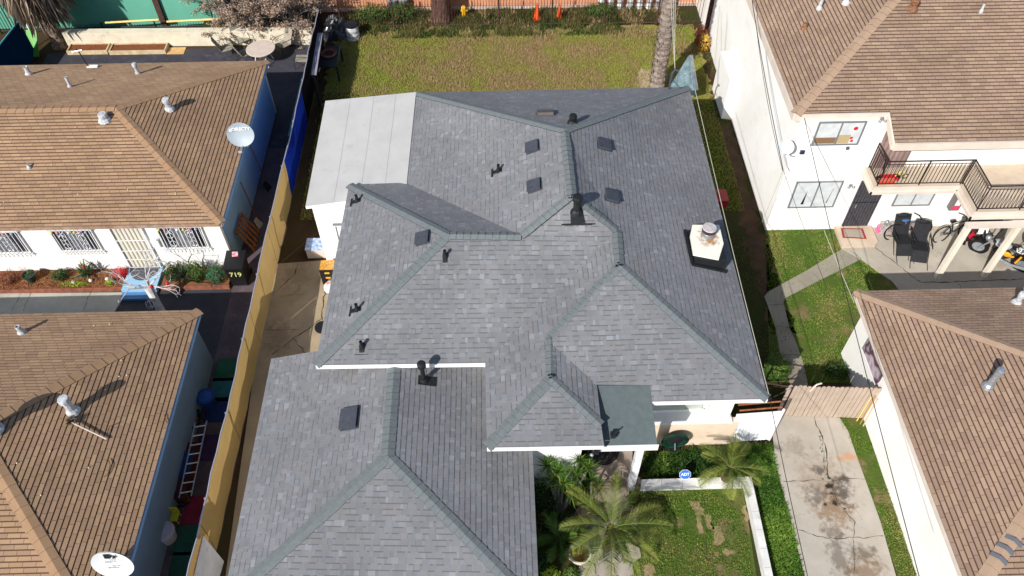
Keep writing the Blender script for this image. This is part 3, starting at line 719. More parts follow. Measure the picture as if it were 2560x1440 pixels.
# ---- south-west house
swh = thing('blue_walled_house', 'house at lower left with a tan hip roof and blue side wall along the alley', 'house', (-13, 10, 0))
A = V((-8.88, 14.6, ze)); Bs = V((-8.88, 5.2, ze)); C = at(-64, 1073, 4.0); D = V((-27, 14.6, ze)); F_ = V((-27, C.y, 4.0)); E_ = V((-27, 5.2, ze))
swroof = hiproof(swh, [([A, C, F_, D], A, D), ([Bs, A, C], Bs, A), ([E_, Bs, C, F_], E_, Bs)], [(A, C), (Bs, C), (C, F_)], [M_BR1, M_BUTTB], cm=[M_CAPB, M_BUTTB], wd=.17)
M_STEELB = pm('steel_blue_stucco', (112, 140, 170), (104, 132, 162), 1, .85, bd=.006, bs=90)
for a, b in ((E_, Bs), (Bs, A), (A, D)): fascia(a, b, .14, mat=M_BLUEW, par=swh)
wl = MB(); wl.box((-9.27, 5.4, 0), (-9.12, 14.42, ze-.03)); part(wl, 'side_wall', M_STEELB, swh, 'steel blue east wall above the cluttered alley'); box_obj('rear_wall', (-27, 14.28, 0), (-9.27, 14.42, ze-.05), M_STEELB, swh)
swN = (A, D, C); swE = (Bs, A, C)
pipevent((55, 832), swN, .3, .07, None, plate=False, mat=MP, par=swroof)
pipevent((182, 1028), swE, .46, .1, .14, plate=False, mat=MP, par=swroof)
pipevent((-14, 1075), swE, .5, .12, .2, plate=False, mat=MP, par=swroof)
# ---- north-east two-storey block
neb = thing('two_storey_apartment_block', 'white two-storey block at upper right with a balcony and a brown hip roof', 'apartment block', (14, 24, 0))
pe = .42; X0, Y0, YJ, XJ = 9.2, 19.72, 18.74, 12.12; zj = 5.1-pe*(Y0-YJ)
A = V((X0, Y0, 5.1)); k = 7.0; C = V((X0+k, Y0+k, 5.1+pe*k)); N_ = V((X0, 38, 5.1)); C2 = V((X0+k, 38, 5.1+pe*k))
Dj = V((XJ, Y0, 5.1)); Ej = V((XJ, YJ, zj)); R1e = V((26, YJ, zj)); R2 = V((26, Y0+k, 5.1+pe*k))
mb = MB(); roof_face(mb, [N_, A, C, C2], N_, A, .127, .012)
roof_face(mb, [Ej, R1e, R2, C, A, Dj], Ej, R1e, .127, .012)
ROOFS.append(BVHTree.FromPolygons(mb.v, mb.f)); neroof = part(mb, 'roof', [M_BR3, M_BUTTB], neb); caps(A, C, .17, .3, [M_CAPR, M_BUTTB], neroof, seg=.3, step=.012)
M_TRIM = pm('beige_trim', (214, 200, 186), (204, 190, 176), 2, .8)
for a, b in ((A, Dj), (Dj, Ej), (Ej, R1e), (N_, A)): fascia(a, b, .28, .06, mat=M_TRIM, par=neb)
part(MB().slab([V((XJ, YJ, zj-.27)), V((26, YJ, zj-.27)), V((26, 19.6, 4.8)), V((XJ, 19.6, 4.8))], .02), 'soffit', M_TRIM, neb)
WY = 19.56
part(MB().box((9.42, WY, 0), (26, WY+.15, 4.86)), 'front_wall', M_STUCCO, neb); box_obj('side_wall', (9.42, WY+.15, 0), (9.57, 38, 4.9), M_STUCCO, neb)
part(MB().prism([V((9.02, 25.8, 0)), V((9.42, 25.7, 0)), V((9.42, 27.75, 0)), V((9.02, 27.75, 0))], 0, 1.85), 'closet', M_STUCCO, neb, 'low white utility closet on the west wall')
M_ALU = pm('aluminium_frame', (160, 164, 168), rough=.4, metal=.6)
w1 = swin(neb, 9.98, 11.38, 4.0, 4.85, WY, M_BLIND, M_ALU, 'upstairs sliding window with pale blinds and festive stickers')
part(MB().box((10.0, WY-.03, 4.02), (10.65, WY-.021, 4.26)), 'lower_pane', pm('brown_inside', (128, 100, 74)), w1)
part(MB().box((10.72, WY-.03, 4.02), (11.1, WY-.021, 4.36)), 'lower_pane', pm('tan_inside', (176, 158, 118)), w1)
MR = pm('red_sticker', (196, 30, 46), rough=.5)
for x, z, r in ((11.16, 4.62, .07), (11.18, 4.12, .05), (11.14, 4.24, .05)): part(MB().ball((x, WY-.04, z), (r, .01, r), 6), 'sticker', MR, w1)
w2 = swin(neb, 9.96, 11.45, 1.19, 2.33, WY, M_BLIND, M_ALU, 'ground-floor sliding window with torn vertical blinds')
part(MB().poly([(10.32, WY-.03, 1.3), (10.42, WY-.03, 1.3), (10.4, WY-.03, 1.95)]).poly([(11.18, WY-.03, 1.35), (11.21, WY-.03, 1.35), (11.27, WY-.03, 2.15)]), 'blind_gap', M_DARKG, w2)
w3 = swin(neb, 13.58, 14.81, 1.18, 2.2, WY, M_BLIND, M_ALU, 'ground-floor window with horizontal blinds under the balcony')
a, b = onY(2312, 350, WY), onY(2412, 352, WY); swin(neb, a.x, b.x, a.z-.02, 4.5, WY, pm('grey_glass', (120, 116, 110), (80, 78, 76), 4, .2), M_WHITE, 'high upstairs window left of the pair behind the balcony')
a, b = onY(2508, 348, WY), onY(2600, 346, WY); swin(neb, a.x, b.x, a.z-.02, 4.5, WY, M_DARKG, M_WHITE, 'high dark window at the right frame edge')
part(MB().ball(onY(2326, 352, WY)-V((0, .05, 0)), .05, 6), 'red_ornament', MR, neb)
dd = MB(); dd.box((12.11, WY-.04, .17), (13.02, WY-.004, 2.35)); drd = part(dd, 'door', pm('charcoal_screen', (62, 60, 66), (76, 74, 80), 10, .6, c3=(120, 120, 124), s3=30, a3=.5), neb, 'dark mesh security door downstairs')
g = MB()
for k in range(9): g.box((12.15+k*.1, WY-.055, .2), (12.158+k*.1, WY-.041, 2.3))
g.box((12.13, WY-.06, 1.35), (13.0, WY-.041, 1.37)); part(g, 'door_bars', M_BLACK, drd); hb = MB(); hb.tube([(12.25, WY-.1, 1.15), (12.25, WY-.1, 1.3)], .02); part(hb, 'handle', M_STEEL, drd)
cu = MB(); i0 = 0
for k in range(14):
    x0_, x1_ = 12.15+k*.08, 12.15+(k+1)*.08; y0_, y1_ = WY-.06-.025*(k % 2), WY-.06-.025*((k+1) % 2)
    cu.poly([(x0_, y0_, 2.97), (x1_, y1_, 2.97), (x1_, y1_, 4.85), (x0_, y0_, 4.85)])
part(cu, 'curtain', pm('mauve_curtain', (148, 126, 120), (124, 104, 100), 1.6, .9), neb, 'mauve-brown curtain hung over the upstairs doorway')
sb = onY(2385, 480, WY); 
rb = MB(); a, b = onY(2376, 514, WY), onY(2392, 494, WY); rb.box((a.x-.12, WY-.2, a.z-.05), (a.x+.22, WY-.0, a.z+.6)); meter = part(rb, 'meter_box', pm('grey_box', (112, 106, 108)), neb)
part(MB().box((a.x-.08, WY-.21, a.z+.02), (a.x+.18, WY-.201, a.z+.16)), 'label', pm('pink_label', (216, 60, 96)), meter); part(MB().box((a.x-.02, WY-.21, a.z+.2), (a.x+.16, WY-.201, a.z+.5)), 'notice', M_WHITE, meter)
for px in ((1908, 378), (2003, 378), (2118, 369)): pass
bx = MB(); a = onY(2004, 379, WY); bx.box((a.x-.06, WY-.06, a.z-.07), (a.x+.08, WY, a.z+.07)); part(bx, 'wall_sensor', pm('navy_panel', (50, 54, 80), rough=.3), neb)
bx = MB(); a = onY(2118, 369, WY); bx.box((a.x-.04, WY-.06, a.z-.05), (a.x+.05, WY, a.z+.05)); part(bx, 'wall_lamp', pm('dark_box', (90, 86, 90)), neb)
for px in ((2204, 296), (2126, 462)):
    a = onY(*px, WY); bx = MB(); bx.box((a.x-.05, WY-.05, a.z-.05), (a.x+.05, WY, a.z+.05)); bx.ball((a.x-.08, WY-.1, a.z-.02), .05, 6); bx.ball((a.x+.08, WY-.1, a.z-.02), .05, 6); part(bx, 'floodlight', M_STEEL, neb)
# balcony
BZ = 2.95; yb1, yb2, xb0, xb1 = 18.6, 17.4, 12.02, 14.8
bs = MB(); pts = [V((xb0, yb1, 0)), V((xb1, yb1, 0)), V((xb1, yb2, 0)), V((26, yb2, 0)), V((26, WY, 0)), V((xb0, WY, 0))]
bs.prism(pts, BZ-.3, BZ, 0, 1); bal = part(bs, 'balcony_slab', [M_TRIM, pm('balcony_floor', (196, 180, 160), (184, 168, 148), 2, .9)], neb)
tr = MB()
for a, b in ((V((xb0, WY, 0)), V((xb0, yb1, 0))), (V((xb0, yb1, 0)), V((xb1, yb1, 0))), (V((xb1, yb1, 0)), V((xb1, yb2, 0))), (V((xb1, yb2, 0)), V((26, yb2, 0)))):
    d = (b-a).normalized(); s = V((d.y, -d.x, 0)); n_ = 0
    q = [a+s*.05-d*.05, b+s*.05+d*.05, b+s*.002+d*.05, a+s*.002-d*.05]
    tr.prism(q, BZ-.295, BZ-.2)
part(tr, 'slab_trim', M_TRIM, bal)
rl = MB(); rpts = [V((xb0+.12, WY-.02, BZ)), V((xb0+.12, yb1+.07, BZ)), V((xb1+.1, yb1+.07, BZ)), V((xb1+.1, yb2+.07, BZ)), V((20, yb2+.07, BZ))]
for a, b in zip(rpts, rpts[1:]):
    L = (b-a).length; d = (b-a)/L; n_ = int(L/.115)
    for z, r in ((.08, .024), (1.03, .03), (.9, .016)): rl.tube([a+V((0, 0, z)), b+V((0, 0, z))], r, 4)
    for j in range(n_+1): p = a+d*L*j/n_; rl.tube([p+V((0, 0, .08)), p+V((0, 0, .92))], .0125, 4, cap=False)
    for j in range(0, int(L/1.35)+1): p = a+d*min(L, j*1.35); rl.tube([p, p+V((0, 0, 1.05))], .024, 4)
part(rl, 'balcony_railing', pm('brown_black_iron', (44, 30, 26), (34, 26, 24), 9, .6), neb)
for p in ((14.72, 17.18), (16.32, 17.18), (17.9, 17.18)):
    part(MB().box((p[0]-.08, p[1]-.08, .04), (p[0]+.08, p[1]+.08, BZ-.421)), 'post', M_CREAM, neb)
part(MB().box((14.62, 17.08, BZ-.42), (26, 17.28, BZ-.305)), 'beam', M_TRIM, neb)
NEW_ = (N_, A, C); NES = (Ej, R1e, C)
pipevent((2048, 22), NEW_, .35, .06, None, plate=False, mat=MP, par=neroof); pipevent((2115, 8), NEW_, .3, .08, .1, plate=False, mat=MP, par=neroof)
pipevent((2281, 22), NES, .2, .1, .14, plate=False, mat=M_RUST, par=neroof); pipevent((2452, 30), NES, .26, .04, None, plate=False, mat=MP, par=neroof); pipevent((2010, 72), NEW_, .06, .06, .08, plate=False, mat=M_RUST, par=neroof)
# ---- south-east house
seh = thing('cream_walled_house', 'single-storey house at lower right with a brown hip roof beside the driveway', 'house', (14, 10, 0))
z_ = 2.6; A = V((10.34, 14.62, z_)); Bs = V((10.34, 5.75, z_)); hd = (A.y-Bs.y)/2; C = V((10.34+hd, Bs.y+hd, z_+.39*hd)); D = V((26, 14.62, z_)); E_ = V((26, Bs.y, z_)); F_ = V((26, C.y, C.z))
seroof = hiproof(seh, [([D, A, C, F_], D, A), ([A, Bs, C], A, Bs), ([Bs, E_, F_, C], Bs, E_)], [(A, C), (Bs, C), (C, F_)], [M_BR2, M_BUTTB], cm=[M_CAPR, M_BUTTB], wd=.17, fac=.28)
for a, b in ((A, Bs), (Bs, E_), (D, A)): fascia(a, b, .14, mat=M_TRIM, par=seh)
box_obj('side_wall', (10.62, 6.0, 0), (10.76, 14.2, z_-.02), M_STUCCO, seh); box_obj('rear_wall', (10.76, 14.06, 0), (26, 14.2, z_-.02), M_STUCCO, seh)
sw2 = MB(); sw2.box((10.585, 12.1, 1.42), (10.615, 13.35, 2.2)); mcu, ntu, bu = newmat('purple_curtain')
wv = NN(ntu, 'ShaderNodeTexWave'); wv.inputs['Scale'].default_value = 1.6; wv.inputs['Distortion'].default_value = 9; ntu.links.new(objc(ntu), wv.inputs[0])
ntu.links.new(ramp(ntu, wv.outputs[1], [(0, srgb(78, 56, 66)), (.35, srgb(150, 132, 142)), (1, srgb(190, 176, 182))]), bu.inputs['Base Color'])
sw2 = part(sw2, 'window', mcu, seh, 'side window hung with a purple patterned curtain')
part(MB().box((10.57, 12.06, 1.36), (10.618, 13.4, 1.42)), 'sill', M_WHITE, sw2); part(MB().box((10.575, 13.35, 1.42), (10.618, 13.4, 2.25)), 'frame', M_STEEL, sw2)
pipevent((2470, 965), (A, Bs, C), .62, .085, .1, plate=False, mat=M_STEEL, par=seroof)
pipevent((2541, 757), (D, A, C), .28, .08, .1, plate=False, mat=MP, par=seroof)
for k, px in enumerate(((2536, 1352), (2508, 1374), (2496, 1402))):
    p = at(*px, 3.15); pass

# ================================================================== FENCES AND GATES
def fabric(name, col, trans, c2=None):
    m, nt, b = newmat(name); nt.nodes.remove(b); o = objc(nt)
    f = noise(nt, o, 1.2, 5, .6); c = mixc(nt, mth(nt, 'MULTIPLY_ADD', f, 2.5, -.75, clamp=True), srgb(*col), srgb(*(c2 or [q*.9 for q in col])))
    d = NN(nt, 'ShaderNodeBsdfDiffuse'); t = NN(nt, 'ShaderNodeBsdfTranslucent'); mx = NN(nt, 'ShaderNodeMixShader')
    nt.links.new(c, d.inputs[0]); nt.links.new(c, t.inputs[0]); mx.inputs[0].default_value = trans
    wvx = NN(nt, 'ShaderNodeTexWave'); wvx.bands_direction = 'Z'; wvx.inputs['Scale'].default_value = 9; wvx.inputs['Distortion'].default_value = 1.5; nt.links.new(o, wvx.inputs[0])
    bp = NN(nt, 'ShaderNodeBump'); bp.inputs['Distance'].default_value = .01; bp.inputs['Strength'].default_value = .3; nt.links.new(wvx.outputs[1], bp.inputs['Height'])
    nt.links.new(bp.outputs[0], d.inputs['Normal'])
    nt.links.new(d.outputs[0], mx.inputs[1]); nt.links.new(t.outputs[0], mx.inputs[2]); nt.links.new(mx.outputs[0], nt.nodes['Material Output'].inputs[0]); return m
M_YEL = fabric('yellow_screen_fabric', (196, 166, 108), .42, (186, 154, 98)); M_BLU = fabric('blue_tarp_fabric', (28, 52, 150), .3, (20, 38, 120)); M_BLKF = fabric('black_screen_fabric', (26, 26, 30), .15)
fence = thing('screened_fence', 'long boundary fence of yellow, blue and black screening fabric with a pipe top rail', 'fence', (-7.68, 18, 0))
def fx(y, z, ph=0):
    t = z/1.8
    return -7.76+.1*t+(.02*math.sin(y*.55+1)+.012*math.sin(y*1.7))*t+.012*math.sin(y*5.1+z*3+ph)
def panel(y0, y1, mat, lbl, zt=1.8):
    mb = MB(); n = max(2, int(abs(y1-y0)/.25)); nz = 6
    for j in range(nz+1):
        for i in range(n+1):
            y = y0+(y1-y0)*i/n; z = .04+(zt-.04)*j/nz-.03*(j == nz)*math.sin(i*2.1)**2; mb.v.append((fx(y, z)+.0, y, z))
    for j in range(nz):
        for i in range(n): a = j*(n+1)+i; mb.face((a, a+1, a+n+2, a+n+1))
    return part(mb, 'fabric_panel', mat, fence, lbl, smooth=True)
for a, b in ((5.5, 8.3), (8.32, 11.6), (11.62, 15.0), (15.02, 18.4), (18.42, 21.75)): panel(a, b, M_YEL, None)
panel(21.77, 25.9, M_BLU, 'blue tarp panel'); panel(25.92, 31.6, M_BLKF, 'black screening panel')
rl = MB(); rl.tube([(fx(y, 1.8), y, 1.82) for y in np.arange(5.5, 31.7, .6)], .022, 6); part(rl, 'top_rail', pm('grey_pipe', (170, 166, 176), rough=.5, metal=.3), fence)
for y in np.arange(6.5, 32, 2.5): part(MB().tube([(fx(y, .0)-.05, y, 0), (fx(y, 1.8)-.06, y, 1.78)], .024, 6), 'post', M_STEEL, fence)
# wooden gate across the driveway
gate = thing('wooden_gate', 'tan wooden picket gate with a small white notice across the driveway head', 'gate', (9.4, 11.95, 0))
M_GATE = pm('tan_fence_paint', (174, 157, 142), (164, 147, 132), 2.5, .85, bd=.004, bs=30, c3=(160, 136, 114), s3=6, a3=.5)
gx0, gx1, gy0, gy1 = at(1936, 1040).x, at(2160, 1047).x-.02, at(1951, 1040).y, at(2160, 1047).y
n = 20; gw_ = (gx1-gx0)/n; GH = 1.68
for k in range(n):
    a = gx0+k*gw_+.006; b = gx0+(k+1)*gw_-.006; y = gy0+(gy1-gy0)*(k+.5)/n+random.uniform(-.008, .008); h = GH+random.uniform(-.02, .02)
    mb = MB(); i = 0
    pr_ = [(a, .04), (b, .04), (b, h-.05), (b-.03, h), (a+.03, h), (a, h-.05)]
    mb.v += [(x, y, z) for x, z in pr_]+[(x, y+.02, z) for x, z in pr_]
    mb.face((0, 1, 2, 3, 4, 5)); mb.face((11, 10, 9, 8, 7, 6))
    for j in range(6): mb.face((j, j+6, (j+1) % 6+6, (j+1) % 6))
    part(mb, 'picket', M_GATE, gate)
for z in (.35, 1.35): part(MB().box((gx0, gy0+.03, z), (gx1, gy0+.08, z+.09)), 'rail', M_GATE, gate)
nt_ = MB(); p = onY(2099, 978, gy0-.02); nt_.box((p.x-.14, p.y-.025, p.z-.11), (p.x+.14, p.y-.01, p.z+.11)); ntc_ = part(nt_, 'notice', M_WHITE, gate, 'white notice plate with a dark line')
part(MB().box((p.x-.1, p.y-.03, p.z+.0), (p.x+.1, p.y-.027, p.z+.025)).box((p.x-.1, p.y-.03, p.z-.06), (p.x+.1, p.y-.027, p.z-.05)), 'print', pm('print_grey', (110, 110, 110)), ntc_)
lt = MB(); p = onY(2040, 965, gy0); lt.tube([(p.x-.1, p.y-.02, GH-.3), (p.x-.08, p.y-.05, GH-.02), (p.x-.02, p.y-.04, GH+.1), (p.x+.12, p.y, GH+.09)], .025, 6); part(lt, 'latch_hook', M_TRIM, gate)
# brown side screen left of the gate
scr = thing('brown_lattice_gate', 'weathered brown frame of crossed bars standing left of the tan wooden gate', 'gate', (7.6, 12, 0))
mb = MB(); a = at(1905, 1070); x0_, x1_ = 7.25, 8.15
for z0_, z1_ in ((.1, .1), (.8, .8), (1.6, 1.6)): mb.tube([(x0_, 12.2, z0_), (x1_, 12.0, z1_)], .025, 4)
for x in (x0_, x1_): mb.tube([(x, 12.2-(x-x0_)*.22, 0), (x, 12.2-(x-x0_)*.22, 1.7)], .03, 4)
mb.tube([(x0_, 12.2, .1), (x1_, 12.0, 1.6)], .018, 4); mb.tube([(x1_, 12.0, .1), (x0_, 12.2, 1.6)], .018, 4)
part(mb, 'frame', M_IRON, scr)
# white metal gate beside the house
wg = thing('white_metal_gate', 'white corrugated metal gate between the house corner and the driveway', 'gate', (7.2, 11.2, 0))
ga, gb = at(1812, 1108), at(1922, 1100); hgate = 1.62
mb = MB(); n = 26
for k in range(n):
    a = ga.lerp(gb, k/n); b = ga.lerp(gb, (k+1)/n); oa, ob = (.02 if k % 2 else 0), (.02 if (k+1) % 2 else 0)
    mb.poly([(a.x, a.y-oa, .06), (b.x, b.y-ob, .06), (b.x, b.y-ob, hgate), (a.x, a.y-oa, hgate)])
part(mb, 'panel', pm('white_sheet_metal', (236, 238, 242), (228, 230, 234), 2, .5), wg)
fr = MB(); fr.tube([(gb.x, gb.y, 0), (gb.x, gb.y, hgate+.1)], .04, 6); fr.tube([(ga.x, ga.y, hgate), (gb.x, gb.y, hgate)], .025, 6); fr.tube([(ga.x, ga.y, .1), (gb.x, gb.y, .1)], .025, 6); part(fr, 'frame', M_WHITE, wg)
hr = MB()
for y in (.12, .3): hr.tube([(ga.x+.1, ga.y+y, hgate+.02), (gb.x, gb.y+y, hgate+.04)], .03, 4)
part(hr, 'timber_header', pm('orange_timber', (150, 92, 58), (122, 70, 44), 8, .8), wg)
# rear iron fence
M_PICK = pm('brown_iron', (84, 58, 48), (60, 44, 38), 14, .7)
def ironfence(name, lbl, a, b, h=1.7, sp=.13, parent_col=M_PICK, grp=None):
    a, b = V(a), V(b); L = (b-a).length; d = (b-a)/L; t = thing(name, lbl, 'fence', (a+b)/2, grp)
    mb = MB(); n = int(L/sp)
    for k in range(n+1): p = a+d*L*k/n; mb.tube([p+V((0, 0, .05)), p+V((0, 0, h))], .011, 4, cap=False)
    part(mb, 'pickets', parent_col, t)
    for z in (.15, h-.15): part(MB().tube([a+V((0, 0, z)), b+V((0, 0, z))], .018, 4), 'rail', parent_col, t)
    for k in range(int(L/2.4)+1): p = a+d*min(L, k*2.4); part(MB().tube([p, p+V((0, 0, h+.1))], .035, 4), 'post', parent_col, t)
ironfence('iron_fence', 'brown iron picket fence along the far side of the dry back lawn', (-7.1, 32.7, 0), (10.6, 32.5, 0))
ironfence('iron_fence', 'dark iron picket fence at the top left corner left of the skirted palm', (-25, 32.75, 0), (-20.6, 32.8, 0), 1.7, .14, M_BLACK)
ironfence('iron_fence', 'dark iron picket fence behind the dry brown-leaved trees', (-12.9, 32.9, 0), (-7.3, 32.95, 0), 1.7, .13, M_PICK)
ironfence('low_lattice_fence', 'low dark lattice fence along the foot of the green wall', (-20.4, 32.9, 0), (-13.0, 32.9, 0), .32, .12, M_BLACK)
tw = thing('terracotta_wall', 'low terracotta painted wall behind the iron fence at the top', 'wall', (2, 34.3, 0))
part(MB().box((-9, 34.2, 0), (13, 34.4, 1.5)), 'wall', M_TERRA, tw)
part(MB().box((-9, 34.12, 0), (13, 34.2, .12)), 'plinth', pm('pale_plinth', (196, 182, 168)), tw)
gwall = thing('green_building', 'green painted wall with a brown drainpipe behind the iron fence at upper left', 'building', (-17, 33.4, 0))
M_GRN = pm('sea_green_paint', (98, 164, 142), (92, 158, 136), 1, .8)
part(MB().box((-30, 33.2, 0), (-12.7, 33.4, 3.2)), 'wall', M_GRN, gwall)
part(MB().box((-15.4, 33.06, 0), (-15.15, 33.2, 3.2)), 'drainpipe', pm('dark_brown', (84, 58, 48), (62, 44, 38), 10), gwall)
# retaining wall, left rear patio
rw = thing('retaining_wall', 'low cream rendered garden wall with worn paint behind the patio', 'wall', (-14, 31.9, 0))
M_RET = pm('worn_cream_render', (222, 212, 190), (206, 196, 172), 1.3, .9, bd=.01, bs=30, c3=(168, 150, 128), s3=2.2, a3=.6)
a, b = at(172, 118), at(785, 112)
part(MB().prism([V((a.x, a.y, 0)), V((b.x, b.y, 0)), V((b.x, b.y+.32, 0)), V((a.x, a.y+.32, 0))], 0, .72), 'wall', M_RET, rw)
part(MB().box((-13.2, 32.2, .0), (-8.3, 32.7, .6)), 'soil_bank', M_DIRTG, rw)
pt_poly = P((150, 140), (775, 120), (735, 235), (690, 330), (640, 260), (150, 190))
struct(MB().poly([(p.x, p.y, .012) for p in [at(120, 135), at(800, 112), at(775, 190), V((-7.8, 24.5, 0)), V((-9.1, 24.5, 0)), V((-9.1, 27, 0)), V((-20, 27, 0))]]), 'rear_patio', pm('black_slate_paving', (66, 64, 72), (54, 54, 62), 1.2, .8, c3=(96, 94, 98), s3=3, a3=.6))
struct(MB().poly([(-8.45, 25.2, .016), (-7.82, 25.2, .016), (-7.82, 30.6, .016), (-8.15, 30.7, .016), (-8.45, 29.0, .016)]), 'teal_painted_strip', pm('teal_paint', (92, 160, 164), (104, 168, 170), 3, .8, c3=(170, 150, 120), s3=2, a3=.5))
# alley and forecourt ground west of the fence
struct(MB().poly([(-9.12, 5, .01), (-7.75, 5, .01), (-7.75, 24.5, .01), (-9.12, 24.5, .01)]), 'alley', pm('mauve_paving', (92, 80, 84), (78, 68, 72), 1.4, .85, c3=(120, 108, 106), s3=3, a3=.5))
struct(MB().poly([(-27, 14.3, .006), (-9.12, 14.3, .006), (-9.12, 17.35, .006), (-27, 17.35, .006)]), 'forecourt', pm('charcoal_paving', (62, 62, 68), (52, 52, 58), 1.4, .8))
slabg('forecourt_walkway', [(-300, 738), (318, 732), (280, 790), (-300, 800)], .03, [pm('grey_walk', (182, 178, 164), (168, 164, 150), 1.6, .9, c3=(140, 160, 146), s3=2.4, a3=.5), M_CRACK], [
    ([(55, 733), (30, 778)], .02), ([(78, 733), (60, 778)], .02), ([(228, 731), (210, 776)], .02)], h=True)
M_BED = grassmat('bark_mulch', [(118, 76, 54), (138, 94, 64), (96, 84, 48)], 5, 60)
struct(MB().prism([V((-27, 17.45, 0)), V((-12.8, 17.45, 0)), V((-12.8, 18.3, 0)), V((-27, 18.3, 0))], 0, .1), 'flower_bed', M_BED)
struct(MB().prism([V((-11.55, 17.45, 0)), V((-9.25, 17.5, 0)), V((-9.25, 18.3, 0)), V((-11.55, 18.3, 0))], 0, .1), 'flower_bed', M_BED)
for nm, x0_, x1_ in (('bed_edging', -27, -12.8), ('bed_edging', -11.5, -9.2)):
    e = MB().box((x0_, 17.36, 0), (x1_, 17.45, .13)); tag(e.build(nm, pm('terracotta_edging', (150, 92, 70), (120, 74, 56), 6)), 'low terracotta edging along the flower bed %s the blue step' % ('west of' if x0_ < -20 else 'east of'), 'edging')
stp = thing('blue_step', 'pale blue painted doorstep in front of the cream door at upper left', 'step', (-12.2, 17.5, 0))
MBS = pm('pale_blue_paint', (150, 188, 214), (138, 176, 204), 2, .7, c3=(180, 200, 212), s3=4, a3=.4)
part(MB().box((-12.75, 17.25, 0), (-11.6, 18.3, .2)), 'tread', MBS, stp); part(MB().box((-12.75, 16.95, 0), (-11.6, 17.25, .1)), 'tread', pm('shaded_blue_paint', (88, 134, 178), (80, 124, 168), 3), stp)  # lower tread: same blue step, its shade put into a darker colour
dm = MB(); N = 24; dm.slab([V((-12.2+.5*math.cos(math.pi+math.pi*k/N), 18.28+.62*math.sin(math.pi+math.pi*k/N), .215)) for k in range(N+1)], .012)
dmo = thing('half_round_mat', 'charcoal half-round door mat on the pale blue doorstep', 'door mat', (-12.2, 18, .2)); part(dm, 'mat', pm('charcoal_mat', (84, 86, 92), (72, 74, 80), 20, .95), dmo)
rg = MB()
for r in (.15, .25, .35, .45): rg.tube([(-12.2+r*math.cos(math.pi+math.pi*k/N), 18.26+r*1.2*math.sin(math.pi+math.pi*k/N), .217) for k in range(N+1)], .006, 4)
part(rg, 'ring_pattern', pm('light_ring', (120, 122, 126)), dmo)
# front yard block wall
bw = thing('block_wall', 'low white block wall turning a corner around the front lawn', 'wall', (5, 9.7, 0))
M_BLOCK = pm('white_block', (222, 220, 216), (206, 204, 200), 2, .9, bd=.006, bs=40, c3=(150, 146, 142), s3=3, a3=.55)
q0, q1, q2 = at(1600, 1228), at(1858, 1221), at(1912, 1480)
hb = .32; L = q1-q0; nb = 5
for k in range(nb):
    a = q0+L*k/nb; b = q0+L*(k+1)/nb-V((.008, 0, 0)); part(MB().prism([a, b, b+V((0, .2, 0)), a+V((0, .2, 0))], 0, hb), 'block', M_BLOCK, bw)
L = q2-q1; nb = 6; q1b = q1+V((0, .2, 0))
for k in range(nb):
    a = q1b+(q2-q1b)*k/nb; b = q1b+(q2-q1b)*((k+1)/nb)+V((0, .008, 0)); part(MB().prism([a, b, b+V((.2, 0, 0)), a+V((.2, 0, 0))], 0, hb), 'block', M_BLOCK, bw)
# porch paving, steps and path
M_FLAG = pm('flagstone', (168, 152, 134), (142, 130, 118), 1.6, .9, c3=(186, 150, 112), s3=3, a3=.5)
pz = .3
def pav(px, z, nm='porch_floor', mats=M_FLAG): return struct(MB().prism([at(*p, z) for p in px], 0, z), nm, mats)
po = pav([(1480, 1125), (1582, 1122), (1578, 1190), (1480, 1192)], .32)
pav([(1482, 1193), (1578, 1191), (1575, 1216), (1485, 1218)], .2, 'porch_step'); pav([(1485, 1219), (1575, 1217), (1570, 1250), (1488, 1252)], .1, 'porch_step')
struct(MB().poly([(*at(1490, 1240).xy, .02), (*at(1570, 1240).xy, .02), (*at(1590, 1520).xy, .02), (*at(1440, 1520).xy, .02)]), 'front_path', pm('path_stone', (160, 150, 140), (140, 132, 122), 2, .9))
hexs = MB(); hc = at(1515, 1425)
for i in range(-3, 4):
    for j in range(-3, 4):
        c = hc+V(((i+.5*(j % 2))*.5, j*.42, 0))
        if c.x < at(1440, 1440).x or c.x > at(1600, 1440).x: continue
        hexs.prism([c+V((.235*math.cos(R_(60*k+30)), .235*math.sin(R_(60*k+30)), 0)) for k in range(6)], .0, .05+random.uniform(0, .006))
struct(hexs, 'flagstone_paving', pm('hex_stone', (170, 160, 148), (150, 142, 132), 1.2, .9, c3=(132, 124, 116), s3=2, a3=.6))
pp = part(MB().box((3.55, yb1*0+at(1640, 1250).y-.1+.35, 0), (3.72, at(1640, 1250).y+.42, 2.9)), 'porch_post', M_WHITE, house) if False else None
pb = at(1578, 1262, .1); pm_ = pm('blotched_white_post', (226, 226, 228), (204, 204, 208), 2, .7, c3=(84, 84, 90), s3=5, a3=.85)  # white post colour with random dark grey blotches
hp = MB(); t_ = V((pb.x, 9.35, 0)); hp.box((pb.x-.09, 9.6, .3), (pb.x+.09, 9.78, 2.87)); part(hp, 'porch_post', pm_, house, 'white porch post with dark grey blotches')

# ================================================================== LOOSE THINGS
def col(name, c, rough=.6, metal=0, spec=.4): return pm(name, c, rough=rough, metal=metal, spec=spec)
def place(o, loc, rz=0, sc=None):
    o.location = V(loc); o.rotation_euler = (0, 0, rz)
    if sc: o.scale = (sc, sc, sc)
    return o
def clone(root, loc, rz, label, group=None, sc=None):
    r = root.copy(); COL.objects.link(r); r.location = V(loc); r.rotation_euler = (0, 0, rz); r['label'] = label
    if sc: r.scale = (sc, sc, sc)
    for ch in list(root.children):
        c = ch.copy(); COL.objects.link(c); c.parent = r
        for g in ch.children:
            d = g.copy(); COL.objects.link(d); d.parent = c
    return r
